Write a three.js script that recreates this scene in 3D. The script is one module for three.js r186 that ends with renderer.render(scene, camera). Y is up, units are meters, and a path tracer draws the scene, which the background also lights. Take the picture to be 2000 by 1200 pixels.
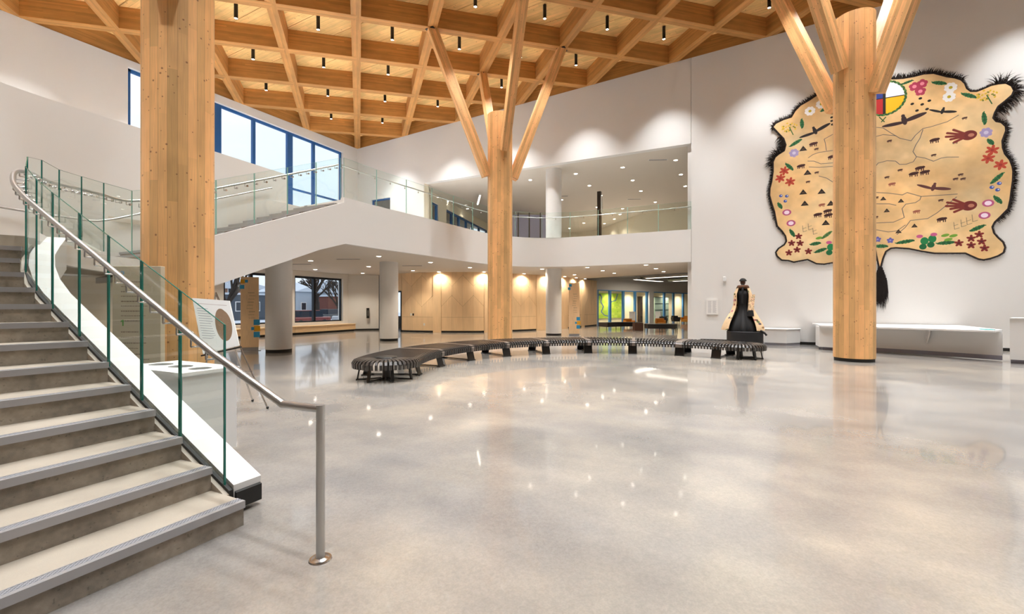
import * as THREE from 'three';
import { mergeGeometries } from 'three/addons/utils/BufferGeometryUtils.js';
import { RoundedBoxGeometry } from 'three/addons/geometries/RoundedBoxGeometry.js';
import { RectAreaLightUniformsLib } from 'three/addons/lights/RectAreaLightUniformsLib.js';
RectAreaLightUniformsLib.init();

// ---------------------------------------------------------------- camera, sky, exposure
// World axes: x runs along the tall white wall, z comes forward along the window wall, y is up; the origin is the far room corner.
const scene = new THREE.Scene();
const camera = new THREE.PerspectiveCamera(2 * Math.atan(600 / 867) * 180 / Math.PI, 2000 / 1200, 0.1, 600);
camera.position.set(20.53, 1.5, 20.36);
camera.rotation.y = 0.4547;
camera.setViewOffset(2000, 1200, 0, 2.5, 2000, 1200);
const renderer = new THREE.WebGLRenderer({ antialias: true });
renderer.toneMapping = THREE.LinearToneMapping;
renderer.toneMappingExposure = 1.18;
renderer.shadowMap.enabled = true;
const WARM = new THREE.Color(0.97, 0.99, 1.0), LAMP_WARM = new THREE.Color(1, 0.875, 0.715);
const PENDANT_POWER = 60, DOWN_POWER = 19, UPPER_POWER = 5, SKY_LEVEL = 1.2;

// ---------------------------------------------------------------- helpers
let seed = 7;
const rnd = () => { seed = (seed * 1664525 + 1013904223) >>> 0; return seed / 4294967296; };
const rr = (a, b) => a + (b - a) * rnd();
const lerp = (a, b, t) => a + (b - a) * t, clamp = (x, a = 0, b = 1) => Math.min(b, Math.max(a, x));
const smooth = (x, a, b) => { const t = clamp((x - a) / (b - a)); return t * t * (3 - 2 * t); };
const V = (x, y, z) => new THREE.Vector3(x, y, z);
const taken = {};
const numbered = (n) => { const k = taken[n] = (taken[n] ?? -1) + 1; return k ? n + '_' + String(k).padStart(3, '0') : n; };
const hash = (x, y) => { let h = (x * 374761393 + y * 668265263) | 0; h = Math.imul(h ^ (h >>> 13), 1274126177); return ((h ^ (h >>> 16)) >>> 0) / 4294967296; };
// value noise that repeats every px, py cells
function vn(x, y, px, py, s = 0) {
  const ix = Math.floor(x), iy = Math.floor(y), fx = x - ix, fy = y - iy, u = fx * fx * (3 - 2 * fx), v = fy * fy * (3 - 2 * fy);
  const m = (a, p) => ((a % p) + p) % p, h = (a, b) => hash(m(a, px) + s * 131, m(b, py) + s * 57);
  return lerp(lerp(h(ix, iy), h(ix + 1, iy), u), lerp(h(ix, iy + 1), h(ix + 1, iy + 1), u), v);
}
function fbm(u, v, f, oct, s = 0, fy = f) { let t = 0, a = 0.5, n = 0; for (let i = 0; i < oct; i++) { t += a * vn(u * f, v * fy, f, fy, s + i); n += a; a *= 0.5; f *= 2; fy *= 2; } return t / n; }
function tex(w, h, fn, srgb = true) {
  const d = new Uint8Array(w * h * 4);
  for (let y = 0, o = 0; y < h; y++) for (let x = 0; x < w; x++, o += 4) {
    const c = fn((x + 0.5) / w, (y + 0.5) / h);
    d[o] = clamp(c[0], 0, 255); d[o + 1] = clamp(c[1], 0, 255); d[o + 2] = clamp(c[2], 0, 255); d[o + 3] = 255;
  }
  const t = new THREE.DataTexture(d, w, h); t.wrapS = t.wrapT = THREE.RepeatWrapping; t.magFilter = THREE.LinearFilter; t.minFilter = THREE.LinearMipmapLinearFilter; t.generateMipmaps = true;
  if (srgb) t.colorSpace = THREE.SRGBColorSpace; t.needsUpdate = true; return t;
}
function paint(w, h, fn) {
  const c = document.createElement('canvas'); c.width = w; c.height = h; fn(c.getContext('2d'), w, h);
  const t = new THREE.CanvasTexture(c); t.colorSpace = THREE.SRGBColorSpace; t.wrapS = t.wrapT = THREE.ClampToEdgeWrapping; return t;
}
const rep = (t, su, sv) => { const c = t.clone(); c.repeat.set(su, sv); c.needsUpdate = true; return c; };
const mat = (o) => new THREE.MeshStandardMaterial(o), phys = (o) => new THREE.MeshPhysicalMaterial(o);

// plain attributes only, so that geometries can be joined
function flat(g) { const n = g.index ? g.toNonIndexed() : g; for (const k of Object.keys(n.attributes)) if (!['position', 'normal', 'uv'].includes(k)) n.deleteAttribute(k); if (!n.attributes.uv) n.setAttribute('uv', new THREE.BufferAttribute(new Float32Array(n.attributes.position.count * 2), 2)); n.clearGroups(); return n; }
const join = (gs) => { const l = [].concat(gs); return l.length === 1 ? l[0] : mergeGeometries(l.map(flat)); };
function mk(name, geo, material, parent) { const m = new THREE.Mesh(join(geo), material); m.name = name; m.castShadow = m.receiveShadow = true; if (parent) parent.add(m); return m; }
function info(o, label, category, group) { o.userData.label = label; if (category) o.userData.category = category; if (group) o.userData.group = group; return o; }
function thing(name, label, category, pos = [0, 0, 0], turn = 0, group) { const g = new THREE.Group(); g.name = numbered(name); g.position.set(...pos); g.rotation.y = turn; scene.add(g); return info(g, label, category, group); }
function single(name, geo, material, label, category, group) { const m = mk(numbered(name), geo, material, scene); return info(m, label, category, group); }
function struct(name, geo, material, label) { const m = geo ? mk(name, geo, material, scene) : new THREE.Group(); if (!geo) { m.name = name; scene.add(m); } m.userData.kind = 'structure'; if (label) m.userData.label = label; return m; }

// uv in metres by the way each face points; grain 'y' keeps v along y, 'x' puts v along x, 'z' along z
function uvBox(g0, grain = 'y') {
  const g = flat(g0), p = g.attributes.position, uv = new Float32Array(p.count * 2), a = V(), b = V(), c = V();
  for (let i = 0; i < p.count; i += 3) {
    a.fromBufferAttribute(p, i); b.fromBufferAttribute(p, i + 1); c.fromBufferAttribute(p, i + 2);
    const n = b.clone().sub(a).cross(c.clone().sub(a)), x = Math.abs(n.x), y = Math.abs(n.y), z = Math.abs(n.z);
    [a, b, c].forEach((q, k) => {
      let u, v;
      if (grain === 'x') { v = q.x; u = y >= z ? q.z : q.y; if (x > y && x > z) { u = q.z; v = q.y; } }
      else if (grain === 'z') { v = q.z; u = y >= x ? q.x : q.y; if (z > y && z > x) { u = q.x; v = q.y; } }
      else if (y >= x && y >= z) { u = q.x; v = q.z; } else { v = q.y; u = x >= z ? q.z : q.x; }
      uv[(i + k) * 2] = u; uv[(i + k) * 2 + 1] = v;
    });
  }
  g.setAttribute('uv', new THREE.BufferAttribute(uv, 2)); return g;
}
const bx = (w, h, d, x = 0, y = 0, z = 0, grain = 'y') => uvBox(new THREE.BoxGeometry(w, h, d), grain).translate(x, y, z);
const rb = (w, h, d, r, x = 0, y = 0, z = 0, grain = 'y') => uvBox(new RoundedBoxGeometry(w, h, d, 2, r), grain).translate(x, y, z);
const cyl = (r0, r1, h, x = 0, y = 0, z = 0, n = 24, open = false) => new THREE.CylinderGeometry(r1, r0, h, n, 1, open).translate(x, y + h / 2, z);
// a straight bar from p to q with a w by h section; the h side keeps close to "up"; v runs along it in metres
function bar(p, q, w, h, up = V(0, 1, 0), shift = 0) {
  const d = q.clone().sub(p), L = d.length(); d.normalize();
  const side = d.clone().cross(up).normalize(), u = side.clone().cross(d).normalize();
  const g = uvBox(new THREE.BoxGeometry(L, h, w), 'x');
  g.applyMatrix4(new THREE.Matrix4().makeBasis(d, u, side));
  const m = p.clone().add(q).multiplyScalar(0.5).add(u.multiplyScalar(shift)); return g.translate(m.x, m.y, m.z);
}
function tube(pts, r, n = 8, seg = 0, curved = true) { const c = curved ? new THREE.CatmullRomCurve3(pts, false, 'centripetal') : (() => { const k = new THREE.CurvePath(); for (let i = 0; i + 1 < pts.length; i++) k.add(new THREE.LineCurve3(pts[i], pts[i + 1])); return k; })(); return new THREE.TubeGeometry(c, seg || pts.length * 6, r, n, false); }
const rod = (p, q, r, n = 8) => new THREE.CylinderGeometry(r, r, p.distanceTo(q), n).applyQuaternion(new THREE.Quaternion().setFromUnitVectors(V(0, 1, 0), q.clone().sub(p).normalize())).translate((p.x + q.x) / 2, (p.y + q.y) / 2, (p.z + q.z) / 2);
const num = (f, i) => (typeof f === 'function' ? f(i) : Array.isArray(f) ? f[i] : f);
function soup(tris, uvs) { const g = new THREE.BufferGeometry(); g.setAttribute('position', new THREE.Float32BufferAttribute(tris, 3)); g.setAttribute('uv', new THREE.Float32BufferAttribute(uvs ?? new Array(tris.length / 3 * 2).fill(0), 2)); g.computeVertexNormals(); return g; }
// a solid over a plan outline [[x, z], ...]; lo and hi may change from corner to corner
function prism(pts, lo, hi) {
  const area = pts.reduce((s, p, i) => { const q = pts[(i + 1) % pts.length]; return s + p[0] * q[1] - q[0] * p[1]; }, 0);
  const n = pts.length, idx = [...pts.keys()]; if (area > 0) idx.reverse();
  const P = idx.map((i) => [pts[i][0], num(lo, i), num(hi, i), pts[i][1]]), t = [];
  const faces = THREE.ShapeUtils.triangulateShape(P.map((p) => new THREE.Vector2(p[0], p[3])), []);
  const top = (i) => [P[i][0], P[i][2], P[i][3]], bot = (i) => [P[i][0], P[i][1], P[i][3]];
  for (const [a, b, c] of faces) {
    const cr = (P[b][0] - P[a][0]) * (P[c][3] - P[a][3]) - (P[c][0] - P[a][0]) * (P[b][3] - P[a][3]);
    const o = cr < 0 ? [a, b, c] : [a, c, b];
    t.push(...top(o[0]), ...top(o[1]), ...top(o[2]), ...bot(o[0]), ...bot(o[2]), ...bot(o[1]));
  }
  for (let i = 0; i < n; i++) { const j = (i + 1) % n; t.push(...bot(i), ...bot(j), ...top(j), ...bot(i), ...top(j), ...top(i)); }
  return uvBox(soup(t));
}
function normals2(path) { return path.map((p, i) => { const a = path[Math.max(0, i - 1)], b = path[Math.min(path.length - 1, i + 1)], l = Math.hypot(b[0] - a[0], b[1] - a[1]) || 1; return [-(b[1] - a[1]) / l, (b[0] - a[0]) / l]; }); }
const offset = (path, d) => { const n = normals2(path); return path.map((p, i) => [p[0] + n[i][0] * d, p[1] + n[i][1] * d]); };
// an upright band that follows a plan path, from off0 to off1 to its side; smooth along its length
function ribbon(path, off0, off1, lo, hi) {
  const A = offset(path, off0), B = offset(path, off1), n = path.length, s = [0];
  for (let i = 1; i < n; i++) s.push(s[i - 1] + Math.hypot(path[i][0] - path[i - 1][0], path[i][1] - path[i - 1][1]));
  const parts = [];
  const strip = (f, g, uvf) => { const pos = [], uv = [], ix = []; for (let i = 0; i < n; i++) { pos.push(...f(i), ...g(i)); uv.push(...uvf(i)); if (i + 1 < n) { const k = 2 * i; ix.push(k, k + 2, k + 1, k + 1, k + 2, k + 3); } } const q = new THREE.BufferGeometry(); q.setAttribute('position', new THREE.Float32BufferAttribute(pos, 3)); q.setAttribute('uv', new THREE.Float32BufferAttribute(uv, 2)); q.setIndex(ix); q.computeVertexNormals(); parts.push(q); };
  const p = (L, i, y) => [L[i][0], y, L[i][1]], l = (i) => num(lo, i), h = (i) => num(hi, i);
  strip((i) => p(A, i, h(i)), (i) => p(A, i, l(i)), (i) => [s[i], h(i), s[i], l(i)]);
  strip((i) => p(B, i, l(i)), (i) => p(B, i, h(i)), (i) => [s[i], l(i), s[i], h(i)]);
  strip((i) => p(B, i, h(i)), (i) => p(A, i, h(i)), (i) => [s[i], 0, s[i], off1 - off0]);
  strip((i) => p(A, i, l(i)), (i) => p(B, i, l(i)), (i) => [s[i], 0, s[i], off1 - off0]);
  for (const i of [0, n - 1]) { const q = [p(A, i, l(i)), p(B, i, l(i)), p(B, i, h(i)), p(A, i, h(i))], o = i ? [0, 2, 1, 0, 3, 2] : [0, 1, 2, 0, 2, 3]; parts.push(soup(o.flatMap((k) => q[k]))); }
  return join(parts);
}
function curve2(pts, n) { return new THREE.CatmullRomCurve3(pts.map((p) => V(p[0], 0, p[1])), false, 'centripetal').getSpacedPoints(n).map((p) => [p.x, p.z]); }
function plate(outer, holes, depth) { const s = new THREE.Shape(outer.map((p) => new THREE.Vector2(...p))); for (const h of holes) s.holes.push(new THREE.Path(h.map((p) => new THREE.Vector2(...p)))); return new THREE.ExtrudeGeometry(s, { depth, bevelEnabled: false, curveSegments: 8 }); }
const rect = (x0, x1, y0, y1) => [[x0, y0], [x1, y0], [x1, y1], [x0, y1]];

// ---------------------------------------------------------------- materials
// glued laminated timber: layers across u (metres 0..1), fibres and finger joints along v (0..4 m)
function timber(w, h, base, spread, layer, knots, s) {
  const kn = []; for (let i = 0; i < knots; i++) kn.push([hash(i, s), hash(i, s + 9), 0.004 + 0.007 * hash(i, s + 3)]);
  const layers = Math.round(1 / layer);
  return tex(w, h, (u, v) => {
    const k = Math.floor(u * layers), cut = hash(k, s + 40), piece = Math.floor((v + cut) * 2) % 2 + k * 2;
    const tone = hash(piece, s + 5) - 0.5, f = u * layers - k;
    const wob = fbm(u, v, 6, 2, s, 3) * 0.02;
    const fib = vn((u + wob) * 150, v * 14, 150, 14, s) * 0.6 + vn((u + wob) * 420, v * 30, 420, 30, s + 2) * 0.4 - 0.5;
    let d = 1 + tone * spread + fib * 0.13 + (fbm(u, v, 4, 3, s + 7, 8) - 0.5) * 0.18;
    if (f < 0.05 || f > 0.97) d *= 0.9;
    let r = base[0] * d, g = base[1] * (d - 0.03 * tone), b = base[2] * (d * 1.05 - 0.05 - fib * 0.03);
    for (const [ku, kv, kr] of kn) { const e = Math.hypot(u - ku, (v - kv) * 4) / kr; if (e < 2) { const m = smooth(e, 2, 0.5) * 0.6; r *= 1 - m * 0.6; g *= 1 - m * 0.75; b *= 1 - m * 0.8; } }
    return [r, g, b];
  });
}
const T = {};
T.beam = timber(512, 1024, [178, 125, 65], 0.18, 0.05, 0, 3);
T.column = timber(512, 1024, [218, 168, 110], 0.24, 0.125, 70, 11);
T.deck = timber(512, 512, [234, 190, 124], 0.12, 0.1, 30, 23);
T.panel = tex(512, 512, (u, v) => { const k = Math.floor(u * 3), t = hash(k, 4) - 0.5, f = vn(u * 180, v * 6, 180, 6, 2) - 0.5, d = 1 + t * 0.03 + f * 0.06 + (fbm(u, v, 6, 3, 8, 3) - 0.5) * 0.06; return [238 * d, 203 * d, 158 * d]; });
T.floor = tex(2048, 2048, (u, v) => {
  const big = fbm(u + 0.03 * fbm(u, v, 5, 2, 31), v, 4, 4, 1) - 0.5, mid = fbm(u, v, 22, 4, 9) - 0.5, drift = fbm(u, v, 9, 3, 17, 30) - 0.5, fine = vn(u * 700, v * 700, 700, 700, 5) - 0.5, sand = hash(Math.floor(u * 2048), Math.floor(v * 2048)) - 0.5;
    const d = 1 + big * 0.38 + mid * 0.3 + drift * 0.14 + fine * 0.05 + sand * 0.07, w = big * 0.18 + mid * 0.14;
  return [139 * d * (1 + w * 0.25), 133 * d, 126 * d * (1 - w * 0.5)];
});
T.concrete = tex(512, 512, (u, v) => { const d = 1 + (fbm(u, v, 5, 4, 3) - 0.5) * 0.42 + (fbm(u, v, 40, 2, 8) - 0.5) * 0.16 + (hash(u * 512 | 0, v * 512 | 0) - 0.5) * 0.06, hole = fbm(u, v, 60, 2, 77) > 0.82 ? 0.85 : 1; return [140 * d * hole, 130 * d * hole, 117 * d * hole]; });
T.tread = tex(512, 512, (u, v) => { const d = 1 + (fbm(u, v, 5, 4, 13) - 0.5) * 0.16 + (hash(u * 512 | 0, v * 512 | 0) - 0.5) * 0.04; return [160 * d, 150 * d, 136 * d]; });
T.grit = tex(64, 64, (u, v) => { const k = (Math.floor(u * 8) + Math.floor(v * 8)) % 2, d = 70 + k * 60 + hash(u * 64 | 0, v * 64 | 0) * 30; return [d, d, d * 1.03]; });
const M = {
  wall: mat({ color: 0xdcdad7, roughness: 0.9 }),
  white: mat({ color: 0xdedddb, roughness: 0.6 }),
  ceiling: mat({ color: 0xd3cabf, roughness: 0.92 }),
  cream: mat({ color: 0xe2d9c8, roughness: 0.85 }),
  floor: phys({ map: rep(T.floor, 1 / 13, 1 / 13), roughness: 0.24, clearcoat: 0.5, clearcoatRoughness: 0.052, ior: 1.5 }),
  beam: mat({ map: rep(T.beam, 1, 0.25), roughness: 0.65 }),
  column: phys({ map: rep(T.column, 1, 0.25), roughness: 0.5, clearcoat: 0.12, clearcoatRoughness: 0.3 }),
  arm: mat({ map: rep(T.column, 2, 0.25), roughness: 0.55 }),
  deck: mat({ map: rep(T.deck, 0.6, 0.25), roughness: 0.75 }),
  panel: mat({ map: rep(T.panel, 0.8, 0.5), roughness: 0.55 }),
  panelGap: mat({ color: 0x8a6a48, roughness: 0.8 }),
  oak: mat({ map: rep(T.panel, 1, 1), roughness: 0.5 }),
  riser: mat({ map: rep(T.concrete, 0.9, 0.9), roughness: 0.75 }),
  tread: mat({ map: rep(T.tread, 0.8, 0.8), roughness: 0.6 }),
  nosing: mat({ color: 0xa9a8aa, metalness: 0.6, roughness: 0.4 }),
  grit: mat({ map: rep(T.grit, 12, 12), roughness: 0.7 }),
  steel: phys({ color: 0xb9b8b7, metalness: 1, roughness: 0.34 }),
  chrome: mat({ color: 0xc8c4c0, metalness: 1, roughness: 0.2 }),
  glass: phys({ color: 0xf3faf6, transmission: 1, roughness: 0.0, thickness: 0, ior: 1.5 }),
  pane: phys({ color: 0xffffff, transmission: 1, roughness: 0.0, thickness: 0, ior: 1.45 }),
  glassEdge: phys({ color: 0x1c6f63, roughness: 0.12 }),
  glassEdgePale: phys({ color: 0x8fb8ab, roughness: 0.15 }),
  totem: mat({ map: rep(T.panel, 1, 1), roughness: 0.5 }),
  black: mat({ color: 0x14120f, roughness: 0.6 }),
  frame: mat({ color: 0x235a95, roughness: 0.45, metalness: 0.2 }),
  frameDark: mat({ color: 0x101720, roughness: 0.45, metalness: 0.2 }),
  blackMetal: phys({ color: 0x1c1a18, roughness: 0.35, metalness: 0.3, clearcoat: 0.3, clearcoatRoughness: 0.25 }),
  slat: phys({ color: 0x2c2622, roughness: 0.34, clearcoat: 0.35, clearcoatRoughness: 0.2 }),
  slatWorn: phys({ color: 0x6e6259, roughness: 0.34, clearcoat: 0.35, clearcoatRoughness: 0.2 }),
  lampBlack: mat({ color: 0x0c0b0a, roughness: 0.5 }),
  lens: mat({ color: 0xffffff, emissive: new THREE.Color(1, 0.93, 0.84), emissiveIntensity: 30 }),
  lensSmall: mat({ color: 0xffffff, emissive: new THREE.Color(1, 0.90, 0.78), emissiveIntensity: 22 }),
  lensLine: mat({ color: 0xffffff, emissive: new THREE.Color(1, 0.92, 0.82), emissiveIntensity: 3 }),
  stringer: mat({ color: 0xcfcecc, roughness: 0.6 }),
  paper: mat({ color: 0xe9e7e2, roughness: 0.8 }),
};

// ---------------------------------------------------------------- sky and outdoors
const skyTex = (() => {
  const w = 512, h = 256, d = new Float32Array(w * h * 4);
  for (let y = 0, o = 0; y < h; y++) for (let x = 0; x < w; x++, o += 4) {
    const u = x / w, v = y / h, up = clamp((v - 0.5) * 2), c = smooth(fbm(u, v, 10, 4, 3, 14), 0.42, 0.66) * smooth(up, 0, 0.06);
    const L = SKY_LEVEL * lerp(0.78, 1.0, smooth(up, 0, 0.25)) * (1 - 0.16 * c);
    d[o] = L * lerp(0.84, 0.92, up) * (1 - 0.05 * c); d[o + 1] = L * lerp(0.94, 0.97, up); d[o + 2] = L * 1.05; d[o + 3] = 1;
  }
  const t = new THREE.DataTexture(d, w, h, THREE.RGBAFormat, THREE.FloatType); t.mapping = THREE.EquirectangularReflectionMapping; t.magFilter = THREE.LinearFilter; t.needsUpdate = true; return t;
})();
scene.background = skyTex;

// ---------------------------------------------------------------- room shell
const A_MAX = 34, B_MAX = 28, FLOOR2 = 4.70, CEIL1 = 3.37, CEIL2 = 8.43, TOP1 = 4.76;
const H = (a, b) => 11.155 + 0.0484 * a - 0.0248 * b;               // underside of the roof beams
struct('floor', [bx(A_MAX + 0.6, 0.3, B_MAX + 33.6, A_MAX / 2, -0.15, (B_MAX - 33) / 2)], M.floor, 'polished beige concrete floor with cloudy mottling and small glints');
// tall white wall: the part over the gallery opening, then the unbroken part
const wallR1 = struct('wall_right_1', plate([[0, 4.2], [5.03, 4.2], [5.03, CEIL2], [19.074, CEIL2], [19.074, H(19.074, 0)], [0, H(0, 0)]], [rect(1.11, 2.58, 5.75, 7.9)], 0.3).translate(0, 0, -0.3), M.wall, 'white plaster wall over the gallery opening');
struct('wall_right_2', plate([[19.086, 0], [A_MAX, 0], [A_MAX, H(A_MAX, 0)], [19.086, H(19.086, 0)]], [], 0.3).translate(0, 0, -0.3), M.wall, 'tall unbroken white plaster wall behind the painted hide');
struct('trim_1', bx(0.3, 13, 0.2, 19.08, 6.0, -0.25), M.wall);
const rot = (g) => g.rotateY(-Math.PI / 2);
const W1 = [1.14, 4.39], W2 = [4.72, 8.05], W3 = [8.45, 11.2];
struct('wall_left', rot(plate([[-13.3, 0], [B_MAX, 0], [B_MAX, H(0, B_MAX)], [0, H(0, 0)], [-0.3, H(0, 0)], [-0.3, 8.75], [-13.3, 8.75]],
  [rect(1.14, 11.61, 5.5, 10.6), rect(...W1, 0.6, 3.1), rect(...W2, 0.6, 3.1), rect(...W3, 0.6, 3.1), rect(-5.4, -2.2, 0.7, 2.7)], 0.4)), M.wall, 'off-white wall with the tall windows');
struct('wall_front', bx(A_MAX, 12.6, 0.3, A_MAX / 2, 6.3, B_MAX + 0.15), M.wall);
struct('wall_side', bx(0.3, 13.4, B_MAX + 0.3, A_MAX + 0.15, 6.7, B_MAX / 2), M.wall);

// roof: boards on a diagonal grid of glued timber beams
const roof = struct('ceiling', null, null, 'timber roof of golden boards on a diagonal grid of glued beams');
const S = 3.665, C0 = 3.384, DEPTH = 0.74, BW = 0.33;
const deckMats = [0, 1, 2].map((k) => { const m = M.deck.clone(); m.color.setScalar([1, 0.94, 1.05][k]); return m; });
for (let b = -0.5, k = 0; b < B_MAX; b += 1.2, k++) {
  const b1 = b + 1.18, y = (a, z) => H(a, z) + DEPTH;
  mk('deck_panel', prism([[-0.5, b], [A_MAX + 0.5, b], [A_MAX + 0.5, b1], [-0.5, b1]], (i) => y([-0.5, A_MAX + 0.5, A_MAX + 0.5, -0.5][i], [b, b, b1, b1][i]), (i) => y([-0.5, A_MAX + 0.5, A_MAX + 0.5, -0.5][i], [b, b, b1, b1][i]) + 0.12), deckMats[k % 3], roof);
  const g = roof.children[roof.children.length - 1].geometry, uv = g.attributes.uv; for (let i = 0; i < uv.count; i++) uv.setXY(i, uv.getY(i), uv.getX(i));
}
mk('roof_sheet', prism([[-0.6, -0.6], [A_MAX + 0.6, -0.6], [A_MAX + 0.6, B_MAX + 0.6], [-0.6, B_MAX + 0.6]], (i) => H([0, A_MAX, A_MAX, 0][i], [0, 0, B_MAX, B_MAX][i]) + DEPTH + 0.15, (i) => H([0, A_MAX, A_MAX, 0][i], [0, 0, B_MAX, B_MAX][i]) + DEPTH + 0.3), M.black, roof);
const beamMats = [0, 1, 2].map((k) => { const m = M.beam.clone(); m.color.setScalar([1, 0.93, 1.05][k]); return m; });
let beamCount = 0;
function beam(a0, b0, a1, b1) {
  const p = V(a0, H(a0, b0), b0), q = V(a1, H(a1, b1), b1);
  const g = bar(p, q, BW, DEPTH, V(0, 1, 0), DEPTH / 2), sh = rr(0, 4), uv = g.attributes.uv; for (let i = 0; i < uv.count; i++) uv.setY(i, uv.getY(i) + sh);
  mk('beam', g, beamMats[beamCount++ % 3], roof);
}
for (let i = -7; i <= 9; i++) { const d = i * S, lo = Math.max(-0.2, -0.2 + d), hi = Math.min(A_MAX, B_MAX + d); if (hi - lo > 1) beam(lo, lo - d, hi, hi - d); }          // a - b constant
for (let j = 0; j <= 15; j++) { const c = C0 + S * j, lo = Math.max(-0.2, c - B_MAX), hi = Math.min(A_MAX, c + 0.2); if (hi - lo > 1) beam(lo, c - lo, hi, c - hi); }          // a + b constant
mk('rim_beam', [bar(V(-0.3, H(0, -0.14), -0.14), V(A_MAX, H(A_MAX, -0.14), -0.14), 0.2, DEPTH, V(0, 1, 0), DEPTH / 2)], M.beam, roof);
mk('rim_beam', [bar(V(-0.14, H(0, -0.3), -0.3), V(-0.14, H(0, B_MAX), B_MAX), 0.2, DEPTH, V(0, 1, 0), DEPTH / 2)], M.beam, roof);
mk('rim_beam', [bar(V(-0.3, H(0, B_MAX), B_MAX), V(A_MAX, H(A_MAX, B_MAX), B_MAX), 0.2, DEPTH, V(0, 1, 0), DEPTH / 2)], M.beam, roof);
mk('rim_beam', [bar(V(A_MAX, H(A_MAX, 0), 0), V(A_MAX, H(A_MAX, B_MAX), B_MAX), 0.2, DEPTH, V(0, 1, 0), DEPTH / 2)], M.beam, roof);

// the upper floor and its curved edge
const EDGE = curve2([[10.15, 10.6], [10.2, 9.2], [10.42, 7.0], [10.56, 5.0], [10.68, 3.6], [10.95, 2.35], [11.55, 1.35], [12.4, 0.62], [13.5, 0.25], [15, 0.1], [17, 0.05], [19.08, 0.03]], 60);
struct('trim_2', ribbon(EDGE, 0, -0.16, CEIL1, TOP1), M.wall, 'smooth curved white edge of the upper floor');
const back = EDGE.map((p) => p).reverse();
const inner = offset(EDGE, -0.155);
struct('floor_upper', prism([[0, 22], [8.1, 22], [8.1, 10.5], ...inner, [19.05, -0.35], [24, -0.35], [24, -26], [0.0, -26]], 4.2, FLOOR2), M.white);
const inner2 = offset(EDGE, -0.15);
struct('ceiling_lower', prism([[0, 22], [8.3, 22], [8.3, 10.55], ...inner2, [19.05, -0.3], [19.05, -6.2], [11.7, -9.3], [11.3, -9.3], [0, -13]], CEIL1, CEIL1 + 0.1), M.ceiling, 'low white ceiling under the upper floor');
struct('trim_3', [bar(V(11.2, 3.42, -9.5), V(19.3, 3.42, -6.1), 0.1, 0.12)], M.black);
// upper storey beyond the opening
struct('ceiling_upper', prism([[0, -0.3], [24, -0.3], [24, -21], [0, -21]], CEIL2, CEIL2 + 0.3), M.ceiling, 'pale ceiling of the upper gallery');
const UR = [[4.55, -0.3], [2.0, -13.6]], urL = Math.hypot(UR[1][0] - UR[0][0], UR[1][1] - UR[0][1]);
const onUR = (g) => g.applyMatrix4(new THREE.Matrix4().makeBasis(V((UR[1][0] - UR[0][0]) / urL, 0, (UR[1][1] - UR[0][1]) / urL), V(0, 1, 0), V(-(UR[1][1] - UR[0][1]) / urL, 0, (UR[1][0] - UR[0][0]) / urL))).translate(UR[0][0], 0, UR[0][1]);
struct('wall_upper_left', onUR(plate(rect(-0.1, urL, FLOOR2, CEIL2), [rect(1.56, 2.5, 5.6, 7.86), rect(3.72, 12.3, 5.6, 7.86)], 0.25).translate(0, 0, -0.25)), M.cream);
struct('wall_upper_back', ribbon(curve2([[2.0, -13.6], [2.6, -14.5], [4.0, -17.5], [6.5, -19.6], [9.3, -19.8], [12, -16.8], [15, -13.7], [16.6, -13.0], [18.4, -12.5], [23, -12]], 60), 0, -0.25, FLOOR2, CEIL2), M.cream, 'cream curved wall at the back of the upper gallery');
struct('wall_upper_side', bx(0.25, 3.8, 12.4, 23, 6.55, -6.55), M.cream);
struct('trim_4', bx(0.3, CEIL2 - TOP1 + 0.3, 0.4, 4.9, (CEIL2 + TOP1) / 2, -0.24), M.cream);

// ground floor walls beyond the opening: white curve, then the panelled timber wall
struct('wall_niche', [ribbon(curve2([[0.0, 0.75], [0.3, 0.42], [0.75, -0.1], [1.25, -0.5]], 12), 0, -0.2, 0, CEIL1)], M.wall);
struct('baseboard_niche', [ribbon(curve2([[0.0, 0.75], [0.3, 0.42], [0.75, -0.1], [1.25, -0.5]], 12), 0.0, 0.012, 0, 0.1)], M.black);
const PW = curve2([[1.3, -0.5], [2.4, -0.05], [4.1, 0.2], [6.1, -0.15], [8.2, -1.2], [9.4, -3.1], [10.3, -5.0], [10.9, -7.0], [11.3, -9.5], [11.6, -12.4]], 120);
const pwS = [0]; for (let i = 1; i < PW.length; i++) pwS.push(pwS[i - 1] + Math.hypot(PW[i][0] - PW[i - 1][0], PW[i][1] - PW[i - 1][1]));
const pwSlice = (s0, s1) => { const o = []; const at = (s) => { let i = 1; while (i < pwS.length - 1 && pwS[i] < s) i++; const t = (s - pwS[i - 1]) / (pwS[i] - pwS[i - 1]); return [lerp(PW[i - 1][0], PW[i][0], t), lerp(PW[i - 1][1], PW[i][1], t)]; }; const n = Math.max(2, Math.ceil((s1 - s0) / 0.25)); for (let k = 0; k <= n; k++) o.push(at(lerp(s0, s1, k / n))); return o; };
const pwEnd = pwS[pwS.length - 1];
const panelled = struct('wall_back', null, null, 'curved wall of pale timber panels with thin zigzag joints');
mk('backing', [ribbon(pwSlice(0, 1.05), -0.03, -0.2, 0, CEIL1), ribbon(pwSlice(1.05, 2.35), -0.03, -0.2, 2.35, CEIL1), ribbon(pwSlice(2.35, pwEnd), -0.03, -0.2, 0, CEIL1)], M.panelGap, panelled);
struct('wall_corridor', [bx(0.2, CEIL1, 8, 4.6, CEIL1 / 2, -4.6), bx(4.6, CEIL1, 0.2, 2.3, CEIL1 / 2, -8.6)], M.wall);

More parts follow.
